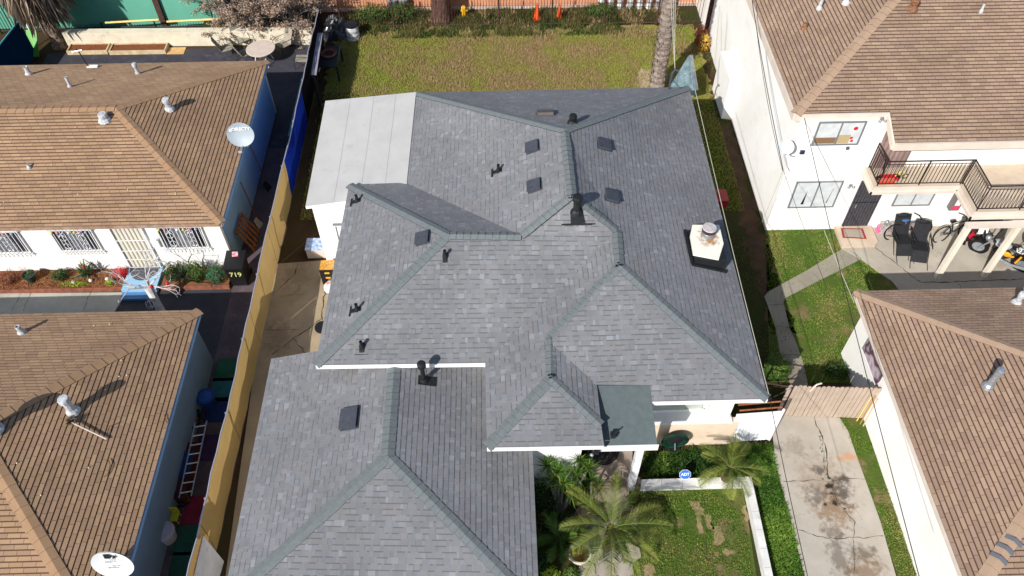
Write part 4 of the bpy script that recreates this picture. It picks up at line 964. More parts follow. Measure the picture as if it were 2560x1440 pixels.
# poles and cables
pole = thing('utility_pole', 'dark brown wooden pole rising from bare dirt beyond the back lawn', 'pole', at(1762, 92))
b0 = at(1765, 93); part(MB().tube([b0, b0+V((0, 0, 4)), b0+V((0, 0, 9))], [.16, .15, .12], 12), 'shaft', pm('creosote_wood', (92, 56, 46), (66, 40, 34), 5, .85, bd=.006), pole)
part(MB().ball(b0+V((-.35, -.35, .06)), (.25, .12, .1), 6).ball(b0+V((-.2, -.25, .08)), (.15, .2, .1), 6), 'rag', pm('red_rag', (170, 70, 44), (130, 50, 36), 8), pole)
def cable(a, b, r, mat, lbl, sag=.15, grp='overhead cables'):
    a, b = V(a), V(b); mb = MB(); mb.tube([a.lerp(b, t)-V((0, 0, sag*4*t*(1-t))) for t in [k/16 for k in range(17)]], r, 4)
    return tag(mb.build('overhead_cable', mat), lbl, 'cable', grp)
CB = M_BLKPL; CW = pm('pale_cable', (170, 166, 150), rough=.7)
cable(at(2010, 292, 4.95), at(2330, 1560, 4.3), .011, CB, 'black cable from the white block roof corner down across the gate and brown roof')
cable(at(1957, 425, 3.8), at(2030, 1445, 3.9), .008, CB, 'thin dark cable from the wall bracket to the driveway edge', .3) if False else cable(at(1738, 225, 4.0), at(1922, 985, 4.0), .012, CW, 'pale cable running over the narrow side yard beside the grey roof', .1)
cable(at(1922, 985, 4.0), at(2028, 1480, 4.1), .009, CB, 'thin black cable over the left edge of the driveway', .05)
cable(at(1880, 0, 5.6), at(1958, 425, 3.6), .013, CB, 'black cable hanging in front of the white block west wall', .1)
cable(at(1890, 60, 5.4), at(1957, 428, 3.58), .009, CB, 'second thinner cable in front of the white block west wall', .22)
cable(at(1958, 425, 3.6), at(2075, 740, 3.2), .007, CB, 'thin cable from the wall bracket toward the lawn', .05)
cable(at(2060, 575, 3.0), at(2135, 755, 2.9), .012, CW, 'pale rope slanting over the east lawn', .02)
cable(at(1957, 428, 3.6), at(1905, 555, .9), .007, CW, 'pale thin wire down to the white wall corner', .1)
cable(at(2015, 292, 4.95), at(2070, 455, 3.6), .006, CW, 'hair-thin pale wire under the white block eave', .03)
mast = thing('service_mast', 'dark service mast with a bent head at the far right corner of the grey roof', 'mast', at(1672, 222, 3.5))
m0 = at(1672, 224, 3.45); part(MB().tube([m0, m0+V((.02, 0, .7)), m0+V((.1, -.02, .85)), m0+V((.22, -.04, .8))], .04, 8), 'pipe', M_VENT, mast); part(MB().tube([m0+V((.02, 0, .45)), m0+V((.5, -.1, .02))], .015, 4), 'brace', M_VENT, mast)
for k, (px, z) in enumerate((((1684, -40), 7.), ((1690, -60), 7.), ((1676, -60), 6.5))): cable(m0+V((.1, 0, .8)), at(*px, z), .01, CW, ['pale wire climbing from the roof mast past the palm', 'pale wire climbing from the roof mast, right of the pair', 'pale wire climbing from the roof mast, nearest the palm trunk'][k], .1)
cable(at(1723, -40, 5), at(1765, 150, 1.0), .012, CB, 'black guy wire slanting down behind the leaning glass sheets', .02)
gs = thing('leaning_glass_sheets', 'stack of dusty glass and corrugated sheets leaning at the rear corner of the grey house', 'glass sheets', at(1710, 200))
q = [at(1668, 226, .15), at(1722, 138, 1.75), at(1741, 226, .95), at(1735, 240, .15)]
part(MB().slab(q, .04), 'sheet', pm('dusty_glass', (118, 140, 146), (84, 104, 112), 4, .4, c3=(190, 194, 190), s3=9, a3=.6), gs)
for k in range(5):
    a = q[1]+V((.03+.03*k, 0, .01)); b = q[2]+V((-.12+.045*k, 0, .03)); part(MB().tube([a, b], .012, 4), 'sheet_edge', M_STEEL, gs)
# cones, drums, barrels and oddments behind the fence
def cone(): 
    t = thing('traffic_cone', 'leftmost of the two orange cones, standing beyond the iron fence', 'traffic cone', (0, 0, 0), 'orange cones beyond the fence'); MO = col('cone_orange', (238, 84, 34), .5)
    part(MB().box((-.19, -.19, 0), (.19, .19, .03)), 'base', MO, t); part(MB().lathe((0, 0, .03), [(.15, 0), (.03, .72)], 14), 'body', MO, t); return t
c1 = place(cone(), at(1342, 46)); clone(c1, at(1398, 46), .5, 'rightmost of the two orange cones, standing beyond the iron fence')
for k in range(7):
    p = V((at(1500+k*24, 14).x, 33.95, 0)); t = thing('white_drum', ['white drum at the left end of the row behind the iron fence', 'second white drum from the left behind the iron fence', 'third white drum from the left behind the iron fence', 'middle white drum of the seven behind the iron fence', 'third white drum from the right behind the iron fence', 'second white drum from the right behind the iron fence', 'white drum at the right end of the row, nearest the palm'][k], 'drum', p, 'white drums in a row behind the iron fence')
    part(MB().lathe(p, [(.13, 0), (.15, .05), (.12, .12), (.15, .2), (.12, .3), (.15, .4), (.13, .55)], 10), 'body', pm('chalky_white', (220, 222, 222), (120, 122, 120), 4, .8), t); part(MB().lathe(p+V((0, 0, .55)), [(.08, 0), (.08, .06)], 8), 'cap', M_BLKPL, t)
for k, px in enumerate(((985, 32), (1012, 30))):
    p = at(*px); t = thing('metal_bin', ['left of two ribbed metal bins behind the iron fence', 'right of two ribbed metal bins behind the iron fence'][k], 'bin', p, 'metal bins behind the fence')
    part(MB().lathe(p, [(.2, 0), (.24, .3), (.25, .7)], 14), 'body', pm('dull_zinc', (150, 156, 162), (96, 100, 104), 6, .5, .5), t); part(MB().lathe(p+V((0, 0, .7)), [(.27, 0), (.26, .03), (.02, .08)], 14), 'lid', M_STEEL, t)
p = at(1000, 42); t = thing('pale_slab', 'pale grey-green slab lying in the grass between the metal bins and the trunk', 'slab', p); part(MB().box(p+V((-.3, -.05, 0)), p+V((1.2, .35, .1))), 'slab', pm('pale_slab', (150, 168, 166), (130, 148, 146), 4), t)
p = at(1160, 42); t = thing('yellow_hydrant', 'small yellow fire hydrant in the grass beside the large tree trunk', 'hydrant', p); MY = col('hydrant_yellow', (226, 176, 36), .5)
part(MB().lathe(p, [(.13, 0), (.13, .05), (.09, .07), (.09, .4), (.12, .42), (.11, .5), (.04, .58)], 10), 'barrel', MY, t); part(MB().tube([p+V((-.17, 0, .33)), p+V((.17, 0, .33))], .05, 8), 'nozzle', MY, t)
p = at(884, 97); t = thing('ribbed_barrel', 'white ribbed barrel with a black lid at the left edge of the dry lawn', 'barrel', p)
part(MB().lathe(p, [(.27, 0), (.3, .04), (.3, .12), (.26, .16), (.3, .22), (.3, .34), (.26, .38), (.3, .44), (.3, .56), (.26, .6), (.28, .68)], 18), 'body', pm('silver_white', (214, 214, 216), (184, 184, 188), 4, .35, .2), t, smooth=True); part(MB().lathe(p+V((0, 0, .68)), [(.29, 0), (.29, .08), (.03, .1)], 18), 'lid', M_BLKPL, t)
p = at(842, 80); t = thing('tarp_heap', 'crumpled black tarp heap beside the ribbed barrel', 'tarp', p); mb = MB(); N = 16
for j in range(N+1):
    for i in range(N+1):
        x, y = (i/N-.5)*1.3, (j/N-.5)*1.5; h = max(0, 1-(x/.65)**4)*max(0, 1-(y/.75)**4); mb.v.append((p.x+x, p.y+y, h*(.55+.35*mnoise.noise(V((x*3, y*3, 2)))+.12*mnoise.noise(V((x*9, y*9, 5))))))
for j in range(N):
    for i in range(N): a = j*(N+1)+i; mb.face((a, a+1, a+N+2, a+N+1))
part(mb, 'tarp', pm('glossy_black_tarp', (34, 36, 40), rough=.3, spec=.6), t)
t = thing('grey_plank', 'long grey plank resting on a dark rack just right of the black fence screen', 'plank', at(793, 130)); a, b = at(800, 82, 1.5), at(784, 186, 1.5)
part(MB().prism([a+V((-.11, 0, 0)), b+V((-.11, 0, 0)), b+V((.11, 0, 0)), a+V((.11, 0, 0))], 1.46, 1.5), 'board', pm('grey_board', (150, 146, 158), (136, 132, 144), 2), t)
for q in (a, b): part(MB().box((q.x-.05, q.y-.15, 0), (q.x+.05, q.y-.05, 1.46)), 'leg', M_BLACK, t)
t = thing('dark_work_table', 'dark table holding a coil of reddish hose in the shade beside the fence', 'table', at(820, 150)); c = at(822, 135, .8)
part(MB().box((c.x-.45, c.y-.9, .76), (c.x+.45, c.y+.6, .8)), 'top', M_BLACK, t)
for sx in (-1, 1):
    for y in (-.85, .55): part(MB().box((c.x+sx*.42-.03, c.y+y-.03, 0), (c.x+sx*.42+.03, c.y+y+.03, .76)), 'leg', M_BLACK, t)
hc_ = MB(); 
for r in (.22, .27, .32): hc_.tube([c+V((r*math.cos(a), r*math.sin(a), .03+.02*(r > .25))) for a in [2*math.pi*k/20 for k in range(20)]], .02, 5, closed=True)
tag(hc_.build('hose_coil', pm('reddish_hose', (150, 82, 66), (110, 60, 50), 5)), 'coil of reddish hose on the dark table', 'hose')
# patio table and chairs, upper left
def sling_chair(lbl):
    t = thing('patio_chair', lbl, 'chair', (0, 0, 0), 'sling chairs on the rear patio'); MS = pm('taupe_sling', (150, 144, 130), (138, 132, 118), 8, .8); MF = col('dark_tube', (60, 58, 54), .4, .4)
    part(MB().slab([V((-.25, -.24, .42)), V((.25, -.24, .42)), V((.25, .24, .38)), V((-.25, .24, .38))], .02), 'seat', MS, t)
    part(MB().slab([V((-.25, .24, .39)), V((.25, .24, .39)), V((.24, .5, 1.0)), V((-.24, .5, 1.0))], .03), 'backrest', MS, t)
    for s in (-1, 1):
        part(MB().tube([(s*.27, -.32, 0), (s*.28, -.27, .62), (s*.29, -.1, .66), (s*.29, .3, .62), (s*.26, .36, .64)], .014, 6), 'armrest', MF, t)
        part(MB().tube([(s*.27, .42, 0), (s*.27, -.2, .42), (s*.25, -.25, .42)], .013, 6), 'leg', MF, t)
    return t
ch0 = place(sling_chair('taupe sling chair farthest left of the round patio table'), at(572, 138), 1.9)
clone(ch0, at(610, 118), .7, 'taupe sling chair behind the left side of the round patio table')
clone(ch0, at(618, 150), 2.3, 'taupe sling chair nearest the tan roof, left of the round table')
clone(ch0, at(712, 130), -.7, 'taupe sling chair standing right of the round patio table')
clone(ch0, at(758, 165), -1.5, 'taupe sling chair on the teal painted strip beside the fence')
c = at(651, 121, .73); t = thing('round_table', 'round beige table with white legs on the black patio at upper left', 'table', (c.x, c.y, 0))
part(MB().lathe(c-V((0, 0, .03)), [(.6, 0), (.62, .01), (.62, .03), (.6, .035)], 36), 'top', pm('beige_top', (206, 190, 176), (196, 180, 166), 4, .6, c3=(176, 156, 142), s3=14, a3=.5), t)
for k in range(4): a = .6+k*math.pi/2; part(MB().tube([c+V((.2*math.cos(a), .2*math.sin(a), -.04)), c+V((.3*math.cos(a), .3*math.sin(a), -.3)), V((c.x+.45*math.cos(a), c.y+.45*math.sin(a), 0))], .02, 6), 'leg', M_WHITE, t)
for k, (x0_, x1_) in enumerate(((170, 270), (275, 415))):
    a, b = at(x0_, 138), at(x1_, 137); t = thing('planter_box', ['left of two timber planter boxes on the rear patio', 'right of two timber planter boxes on the rear patio'][k], 'planter', (a+b)/2, 'planter boxes')
    mb = MB(); d = .62; mb.box((a.x, a.y, 0), (b.x, a.y+.05, .2)); mb.box((a.x, a.y+.05, 0), (a.x+.05, a.y+d, .2)); mb.box((b.x-.05, a.y+.05, 0), (b.x, a.y+d, .2)); mb.box((a.x+.05, a.y+d-.05, 0), (b.x-.05, a.y+d, .2)); part(mb, 'frame', pm('pale_timber', (206, 186, 150), (180, 160, 126), 4, .85), t)
    part(MB().box((a.x+.05, a.y+.05, 0), (b.x-.05, a.y+d-.05, .15)), 'soil', M_MULCH, t)
p = at(440, 128); t = thing('cardboard_sheet', 'flat tan cardboard sheet on the patio right of the planter boxes', 'cardboard', p); part(MB().box((p.x-.35, p.y-.25, .013), (p.x+.4, p.y+.25, .03)), 'sheet', pm('cardboard', (206, 168, 112), (190, 152, 98), 4), t)
for k, (x0_, x1_, lbl) in enumerate(((258, 390, 'left yellow timber lying along the top of the cream garden wall'), (412, 560, 'right yellow timber lying along the top of the cream garden wall'))):
    a, b = at(x0_, 83, .5), at(x1_, 75, .62); t = thing('yellow_timber', lbl, 'timber', (a+b)/2, 'yellow timbers'); a.y += .0; part(MB().tube([V((a.x, 32.45, .68)), V((b.x, 32.55, .72))], .055, 4), 'beam', pm('yellow_wood', (226, 196, 128), (210, 178, 108), 3, .8), t)
p = at(92, 135); t = thing('green_slide', 'green plastic play slide in the shade at the far left', 'slide', p); part(MB().slab([p+V((-.25, .5, .9)), p+V((.2, .5, .9)), p+V((.25, -.3, .12)), p+V((-.2, -.35, .1))], .06), 'chute', col('slide_green', (70, 150, 40), .4), t); part(MB().tube([p+V((-.2, .6, 0)), p+V((-.3, .9, 1.7))], .03, 6), 'pole', M_WHITE, t)
tl = thing('teal_screen_fence', 'navy and teal tarp fence at the far left edge behind the tan roof', 'fence', at(30, 120))
a, b = at(47, 52, 1.7), at(-60, 185, 1.7); part(MB().slab([a, b, V((b.x, b.y, .0)), V((a.x, a.y, .0))], .02), 'tarp', fabric('navy_tarp', (20, 52, 84), .1), tl); part(MB().tube([a, b], .03, 6), 'top_rail', col('teal_rail', (80, 170, 180)), tl)
p = at(222, 168, 2.55); t = thing('roof_antenna', 'bare dark antenna mount at the rear edge of the upper tan roof', 'antenna', p); part(MB().tube([p, p+V((-.15, .1, .6)), p+V((-.2, .1, .75))], .022, 6), 'mast', M_BLACK, t); part(MB().box(p+V((-.05, -.06, -.02)), p+V((.35, .08, .05))), 'base', M_WHITE, t); part(MB().tube([p+V((-.4, .1, .62)), p+V((0, .1, .7))], .03, 5), 'arm', M_STEEL, t)
# satellite dishes
def dish(lbl, c, nrm, rx, ry, matd, txt=None, foot=None, roll=0, tcol=M_WHITE, logo=False):
    c = V(c); n = V(nrm).normalized(); u = V((0, 0, 1)).cross(n).normalized(); v = n.cross(u).normalized()
    t = thing('satellite_dish', lbl, 'satellite dish', foot or c); mb = MB(); N = 32; RN = 6
    Mx = Matrix((u, v, n)).transposed().to_4x4(); Mx.translation = c
    for side in (0, -.025):
        base = len(mb.v)
        for r in range(RN+1):
            for k in range(N): f = r/RN; mb.v.append(tuple(Mx @ V((rx*f*math.cos(2*math.pi*k/N), ry*f*math.sin(2*math.pi*k/N), .1*f*f-.1+side))))
        for r in range(RN):
            for k in range(N): q = (base+r*N+k, base+r*N+(k+1) % N, base+(r+1)*N+(k+1) % N, base+(r+1)*N+k); mb.face(q if side == 0 else q[::-1])
    part(mb, 'reflector', matd, t, smooth=True)
    if foot is not None:
        f = V(foot); part(MB().tube([Mx @ V((0, -.05, -.14)), Mx @ V((0, -ry*.6, -.3)), f], .025, 6), 'mast', M_STEEL, t)
        part(MB().tube([Mx @ V((0, -ry*.95, -.02)), Mx @ V((0, -ry*1.15, .35))], .018, 6).box((-.06, -ry*1.2, .33), (.06, -ry*1.05, .42), 0, Mx), 'feed_arm', M_STEEL, t)
    def text(s, x, y, size, mat):
        cu = bpy.data.curves.new('lettering', 'FONT'); cu.body = s; cu.size = size; cu.align_x = 'CENTER'; cu.align_y = 'CENTER'; cu.extrude = .001; cu.offset = size*.02
        me = bpy.data.meshes.new_from_object(bpy.data.objects.new('tmp', cu)); o = bpy.data.objects.new('lettering', me); COL.objects.link(o); me.materials.clear(); me.materials.append(mat); o.parent = t
        f2 = (x/rx)**2+(y/ry)**2; o.matrix_world = Mx @ Matrix.Translation((x, y, .1*max(f2, .35)-.1+.055)); o.matrix_parent_inverse = Matrix.Translation(-V(t.location)); 
        o.matrix_basis = Mx @ Matrix.Translation((x, y, .1*max(f2, .35)-.1+.055))
    if txt: 
        for a_ in txt: text(*a_)
    if logo:
        lm = MB(); 
        lm.slab([Mx @ V(p) for p in ((-.13, ry*.42, -.03), (-.13, ry*.78, -.02), (0, ry*.78, -.02), (.05, ry*.6, -.03), (0, ry*.42, -.03))], .002); lm.slab([Mx @ V(p) for p in ((.03, ry*.42, -.03), (.08, ry*.6, -.025), (.13, ry*.78, -.01), (.13, ry*.42, -.03))], .002)
        part(lm, 'emblem', M_BLACK, t)
    return t
MDG = pm('grey_dish_paint', (160, 170, 178), (150, 160, 168), 2, .5); MDW = pm('white_dish_paint', (216, 220, 222), (206, 210, 214), 2, .5)
c = at(601, 337, 3.2); dish('grey satellite dish with white lettering at the east eave of the upper tan roof', c, (.05, -.95, .42), .46, .42, MDG, [('DIRECTV', .04, .19, .15, M_WHITE), ('o', -.3, .19, .18, M_WHITE)], c+V((.02, .25, -.75)))
c = at(281, 1413, 3.05); dish('white satellite dish with a black emblem at the bottom left roof edge', c, (0, -1, .3), .47, .45, MDW, [('DIRECTV', 0, .1, .07, M_VENT), ('Slimline', 0, -.1, .08, M_VENT)], c+V((0, .3, -.6)), logo=True)
c = onY(1967, 368, 19.25); dish('pale grey satellite dish on the white block front wall', c, (-.2, -.75, .62), .23, .23, pm('pale_dish', (198, 204, 206), (190, 196, 198), 3), None, c+V((.2, .3, -.15)))
# wheelie bin, pallet, shovels
t = thing('wheelie_bin', 'black wheelie bin with painted yellow digits beside the white house corner', 'wheelie bin', at(604, 650)); c = V((-8.85, 17.75, 0)); 
mb = MB(); i = 0; pr_ = [(-.24, -.28, .05), (.24, -.28, .05), (.24, .26, .05), (-.24, .26, .05), (-.3, -.36, 1.0), (.3, -.36, 1.0), (.3, .34, 1.0), (-.3, .34, 1.0)]
mb.v += [tuple(c+V(p)) for p in pr_]
for q in ((0, 3, 2, 1), (4, 5, 6, 7), (0, 1, 5, 4), (1, 2, 6, 5), (2, 3, 7, 6), (3, 0, 4, 7)): mb.face(q)
bb = part(mb, 'body', M_BLKPL, t); part(MB().slab([c+V((-.32, -.4, 1.03)), c+V((.32, -.4, 1.03)), c+V((.32, .38, 1.1)), c+V((-.32, .38, 1.1))], .04), 'lid', M_BLKPL, t)
for s in (-1, 1): part(MB().tube([c+V((s*.2, .33, .1)), c+V((s*.27, .33, .1))], .1, 12), 'wheel', M_RUBBER, t)
part(MB().slab([c+V((-.08, .1, 1.095)), c+V((-.12, .3, 1.115)), c+V((.08, .3, 1.115)), c+V((.12, .1, 1.095))], .005), 'sticker', pm('bin_sticker', (214, 200, 206), (190, 60, 70), 9), t)
def wallText(s, p, size, mat, parent, rx=math.pi/2, rz=0, name='lettering'):
    cu = bpy.data.curves.new(name, 'FONT'); cu.body = s; cu.size = size; cu.align_x = 'CENTER'; cu.align_y = 'CENTER'; cu.extrude = .001; cu.offset = size*.02
    me = bpy.data.meshes.new_from_object(bpy.data.objects.new('tmp', cu)); o = bpy.data.objects.new(name, me); COL.objects.link(o); me.materials.clear(); me.materials.append(mat); o.parent = parent
    o.matrix_parent_inverse = Matrix.Translation(-chainloc(parent)); o.matrix_basis = Matrix.Translation(p) @ Matrix.Rotation(rz, 4, 'Z') @ Matrix.Rotation(rx, 4, 'X'); return o
wallText('719', c+V((.02, -.36, .7)), .27, col('chalk_yellow', (186, 186, 112)), t, R_(86))
t = thing('wooden_pallet', 'orange-brown wooden pallet leaning on the pale wall behind the wheelie bin', 'pallet', V((-8.95, 19.4, 0))); PM_ = pm('pallet_wood', (140, 90, 56), (112, 70, 44), 6, .85)
for k in range(5): part(MB().slab([V((-9.05+.0, 19.0+k*.22, 1.05)), V((-8.65, 19.0+k*.22, .05)), V((-8.65, 19.12+k*.22, .05)), V((-9.05, 19.12+k*.22, 1.05))], .03), 'slat', PM_, t)
for f in (.1, .5, .9): x = -9.05+.4*f; z = 1.05-1.0*f; part(MB().box((x-.06, 19.0, z-.06), (x, 20.0, z)), 'bearer', PM_, t)
for k, (y, lbl, m_) in enumerate(((20.4, 'long-handled shovel leaning on the pale wall, nearer the pallet', M_STEEL), (22.3, 'long-handled hoe leaning high on the blue wall', M_BLACK))):
    t = thing('garden_tool', lbl, 'garden tool', V((-8.9, y, 0)), 'garden tools'); part(MB().tube([V((-8.75, y, .1)), V((-9.1, y+.5, 1.6))], .02, 5), 'handle', pm('tool_handle', (110, 60, 44)), t); part(MB().slab([V((-8.85, y-.15, .3)), V((-8.7, y-.3, .02)), V((-8.6, y, .02)), V((-8.8, y+.05, .3))], .02), 'blade', m_, t)
# alley clutter
for k, (px, c3) in enumerate((((560, 925), (34, 92, 70)), ((550, 975), (36, 104, 112)), ((538, 1025), (28, 50, 104)), ((520, 1120), (64, 42, 80)), ((500, 1275), (128, 34, 58)), ((478, 1350), (32, 84, 68)), ((468, 1420), (32, 84, 68)))):
    p = at(*px); part_ = MB().box((max(p.x-.45, -9.0), p.y-.42, .014), (-7.8, p.y+.42, .026)); tag(part_.build('foam_mat', pm('foam_%d' % k, c3, tuple(q*.85 for q in c3), 3, .85)), ['green foam mat at the top of the alley', 'teal foam mat below the green one in the alley', 'blue foam mat beside the blue tub', 'purple foam mat beside the ladder', 'magenta foam mat below the ladder', 'green foam mat beside the white bucket', 'green foam mat nearest the bottom of the alley'][k], 'mat', 'foam floor mats in the alley')
def lat(name, lbl, cat, px, prof, mat, n=16, extra=None, smooth=False):
    p = at(*px); t = thing(name, lbl, cat, p); part(MB().lathe(p, prof, n), 'body', mat, t, smooth=smooth)
    if extra: extra(p, t)
    return t
lat('blue_tub', 'blue plastic tub in the alley below the foam mats', 'tub', (527, 1015), [(.2, 0), (.26, .55), (.28, .56), (.24, .57)], col('tub_blue', (24, 58, 124), .5), extra=lambda p, t: part(MB().lathe(p+V((0, 0, .57)), [(.2, 0), (.02, .03)], 12), 'lid', col('tub_blue_lid', (40, 80, 150), .5), t))
lat('red_canister', 'tall red-brown canister standing beside the blue tub', 'canister', (495, 1010), [(.12, 0), (.14, .1), (.14, .7), (.06, .8)], col('canister_red', (150, 52, 34), .5), extra=lambda p, t: part(MB().lathe(p+V((0, 0, .8)), [(.05, 0), (.05, .06)], 8), 'valve', M_STEEL, t))
lat('white_bucket', 'large pale bucket with a rounded lid low in the alley', 'bucket', (422, 1345), [(.22, 0), (.28, .42), (.3, .44)], pm('pale_bucket', (190, 190, 196), (160, 160, 170), 4), extra=lambda p, t: part(MB().lathe(p+V((0, 0, .44)), [(.29, 0), (.24, .06), (.03, .1)], 16), 'lid', pm('pale_lid', (170, 170, 184)), t))
lat('black_basket', 'round black basket of rusty scrap in the alley', 'basket', (483, 1062), [(.2, 0), (.34, .34), (.37, .36), (.31, .36), (.28, .2)], M_BLKPL, extra=lambda p, t: part(MB().ball(p+V((0, 0, .22)), (.24, .22, .1), 8), 'scrap', M_RUST, t))
t = thing('step_ladder', 'aluminium ladder with white rungs lying along the alley', 'ladder', at(490, 1140)); a, b = at(517, 1052, .75), at(478, 1240, .45); s = V((-.32, -.05, 0))
for o_ in (V((0, 0, 0)), s): part(MB().tube([a+o_, b+o_], .022, 5), 'rail', M_STEEL, t)
for k in range(8): q = a.lerp(b, (k+.5)/8); part(MB().tube([q, q+s], .018, 5), 'rung', M_WHITE, t)
t = thing('wooden_crate', 'dark red crate carrying the ladder in the alley', 'crate', at(470, 1180)); c = at(470, 1185); part(MB().box((c.x-.28, c.y-.9, 0), (c.x+.22, c.y+.8, .4)), 'body', pm('dark_red_wood', (84, 40, 38), (60, 30, 30), 6), t); part(MB().box((c.x-.1, c.y-.3, .4), (c.x+.2, c.y+.5, .44)), 'lid', col('blue_lid', (30, 56, 110)), t)
for k, (px, lbl) in enumerate((((420, 1272), 'upper of two yellow-green toy chairs in the alley'), ((440, 1300), 'lower of two yellow-green toy chairs in the alley'))):
    p = at(*px); t = thing('toy_chair', lbl, 'toy chair', p, 'yellow toy chairs'); m_ = col('toy_yellow', (190, 194, 50), .5); part(MB().box(p+V((-.14, -.14, .22)), p+V((.14, .14, .26))), 'seat', m_, t); part(MB().box(p+V((-.14, .11, .26)), p+V((.14, .15, .5))), 'backrest', m_, t)
    for sx in (-1, 1):
        for sy in (-1, 1): part(MB().tube([p+V((sx*.12, sy*.12, 0)), p+V((sx*.11, sy*.11, .22))], .015, 5), 'leg', m_, t)
t = thing('bicycle_frame_heap', 'heap of dark bicycle parts below the ladder in the alley', 'scrap', at(455, 1250)); p = at(455, 1250)
for q in range(2): part(MB().tube([p+V((.28*math.cos(a_), .1*q+.22*math.sin(a_), .15+.12*q+.1*math.sin(a_))) for a_ in [2*math.pi*k/16 for k in range(16)]], .02, 5, closed=True), 'wheel', M_RUBBER, t)
part(MB().tube([p+V((-.3, -.1, .1)), p+V((.1, .2, .4)), p+V((.3, -.1, .2)), p+V((-.3, -.1, .1))], .015, 5), 'frame', M_RUST, t)
t = thing('leaning_white_board', 'white board with a dark scuff leaning on the yellow fence at bottom', 'board', at(520, 1400)); q = [at(507, 1338, 1.75), at(559, 1402, .05), at(540, 1470, .05), at(478, 1462, 1.75)]
part(MB().slab(q, .04), 'board', pm('dirty_white_board', (206, 204, 206), (190, 190, 194), 2, .7, c3=(120, 116, 120), s3=5, a3=.35), t); part(MB().tube([q[0]+V((0, 0, .01)), q[3]+V((0, 0, .01))], .02, 4), 'rusty_edge', M_RUST, t)
# things beside the main house west side
t = thing('cardboard_box', 'pale printed cardboard box at the corner of the annex wall', 'box', at(795, 620)); c = at(794, 640); part(MB().box((c.x-.32, c.y-.1, 0), (c.x+.36, c.y+.42, .42)), 'carton', pm('pale_carton', (218, 202, 190), (206, 190, 178), 3), t); part(MB().box((c.x-.34, c.y-.12, .42), (c.x+.38, c.y+.44, .45)), 'lid', pm('blue_print_lid', (196, 208, 224), (120, 150, 190), 9), t)
t = thing('tool_case_stack', 'stack of black tool cases with a clear yellow organiser on top', 'tool cases', at(822, 660)); c = at(826, 700); c.y = min(c.y, AX[4].y-.25)
for k in range(3): part(MB().box((c.x-.22, c.y-.2, .02+k*.24), (c.x+.28, c.y+.22, .24+k*.24)), 'case', M_BLKPL, t); part(MB().box((c.x-.06, c.y-.22, .1+k*.24), (c.x+.1, c.y-.2, .15+k*.24)), 'latch', col('latch_yellow', (226, 178, 50)), t)
part(MB().box((c.x-.2, c.y-.18, .74), (c.x+.26, c.y+.2, .8)), 'organiser', pm('amber_clear', (220, 166, 70), (176, 124, 50), 12, .2, spec=.8), t)
t = thing('white_sack', 'white sack with an orange print beside the tool cases', 'sack', at(824, 720)); c = at(826, 724); part(MB().ball(c+V((0, 0, .14)), (.2, .26, .14), 10), 'sack', pm('sack_white', (226, 224, 220), (220, 120, 80), 3, .8, lo=.52, hi=.56), t); part(MB().ball(c+V((0, .3, .2)), (.14, .1, .08), 8), 'neck', pm('grey_cloth', (110, 112, 118)), t)
t = thing('round_black_lid', 'round black lid on the side concrete half under the grey eave', 'lid', at(802, 818)); c = at(806, 820); part(MB().lathe(c+V((0, 0, .02)), [(.24, 0), (.24, .05), (.03, .07)], 20), 'lid', M_BLKPL, t)
t = thing('red_canister', 'red fuel can in the side yard at the right eave of the grey roof', 'can', at(1805, 500)); c = at(1800, 505); part(MB().box((c.x-.25, c.y-.3, 0), (c.x+.2, c.y+.3, .35)), 'body', col('fuel_red', (150, 40, 42), .45), t); part(MB().tube([c+V((-.1, -.15, .38)), c+V((-.1, .15, .38))], .03, 6), 'handle', col('fuel_red2', (150, 30, 34)), t)
# front: sign, hose reel, security camera, mats
p = at(1707, 1203); t = thing('yard_sign', 'blue octagonal security sign in the planting behind the block wall', 'sign', p); c = p+V((0, 0, .42)); n_ = V((0, -.7, .72)).normalized(); u = V((1, 0, 0)); v = n_.cross(u)
q = lambda s_: [c+u*(.17*s_*math.cos(R_(45*k+22.5)))+v*(.14*s_*math.sin(R_(45*k+22.5))) for k in range(8)]
part(MB().slab([x_ for x_ in q(1)], .012), 'rim', col('sign_white', (236, 238, 242)), t); part(MB().slab([x_+n_*.004 for x_ in q(.95)], .006), 'plate', col('sign_blue', (36, 96, 190), .4), t); part(MB().tube([p, c-V((0, 0, .05))], .01, 5), 'stake', M_STEEL, t)
wallText('ADT', c+n_*.009, .115, col('sign_white', (236, 238, 242)), t, math.acos(.72/1.004))
p = at(1676, 1122); t = thing('hose_reel', 'green garden hose coiled on a rack against the peach wall', 'hose reel', p); c = p+V((0, -.08, .75)); hc_ = MB()
for r in (.25, .28, .31, .34, .37): hc_.tube([c+V((r*math.cos(a), -.04*(r > .3)-.03, r*math.sin(a))) for a in [2*math.pi*k/28 for k in range(28)]], .022, 6, closed=True)
part(hc_, 'hose', pm('hose_green', (14, 58, 42), (10, 38, 28), 6, .45), t); part(MB().lathe(c, [(.24, 0), (.24, .05), (.05, .08)], 18, M=Matrix.Rotation(R_(90), 4, 'X')), 'drum', M_BLACK, t); part(MB().tube([c+V((0, -.12, -.05)), c+V((.02, -.2, -.3))], .02, 6), 'nozzle', M_STEEL, t); part(MB().box((p.x-.2, p.y-.12, 0), (p.x+.2, p.y+.05, .4)), 'rack', M_BLACK, t)
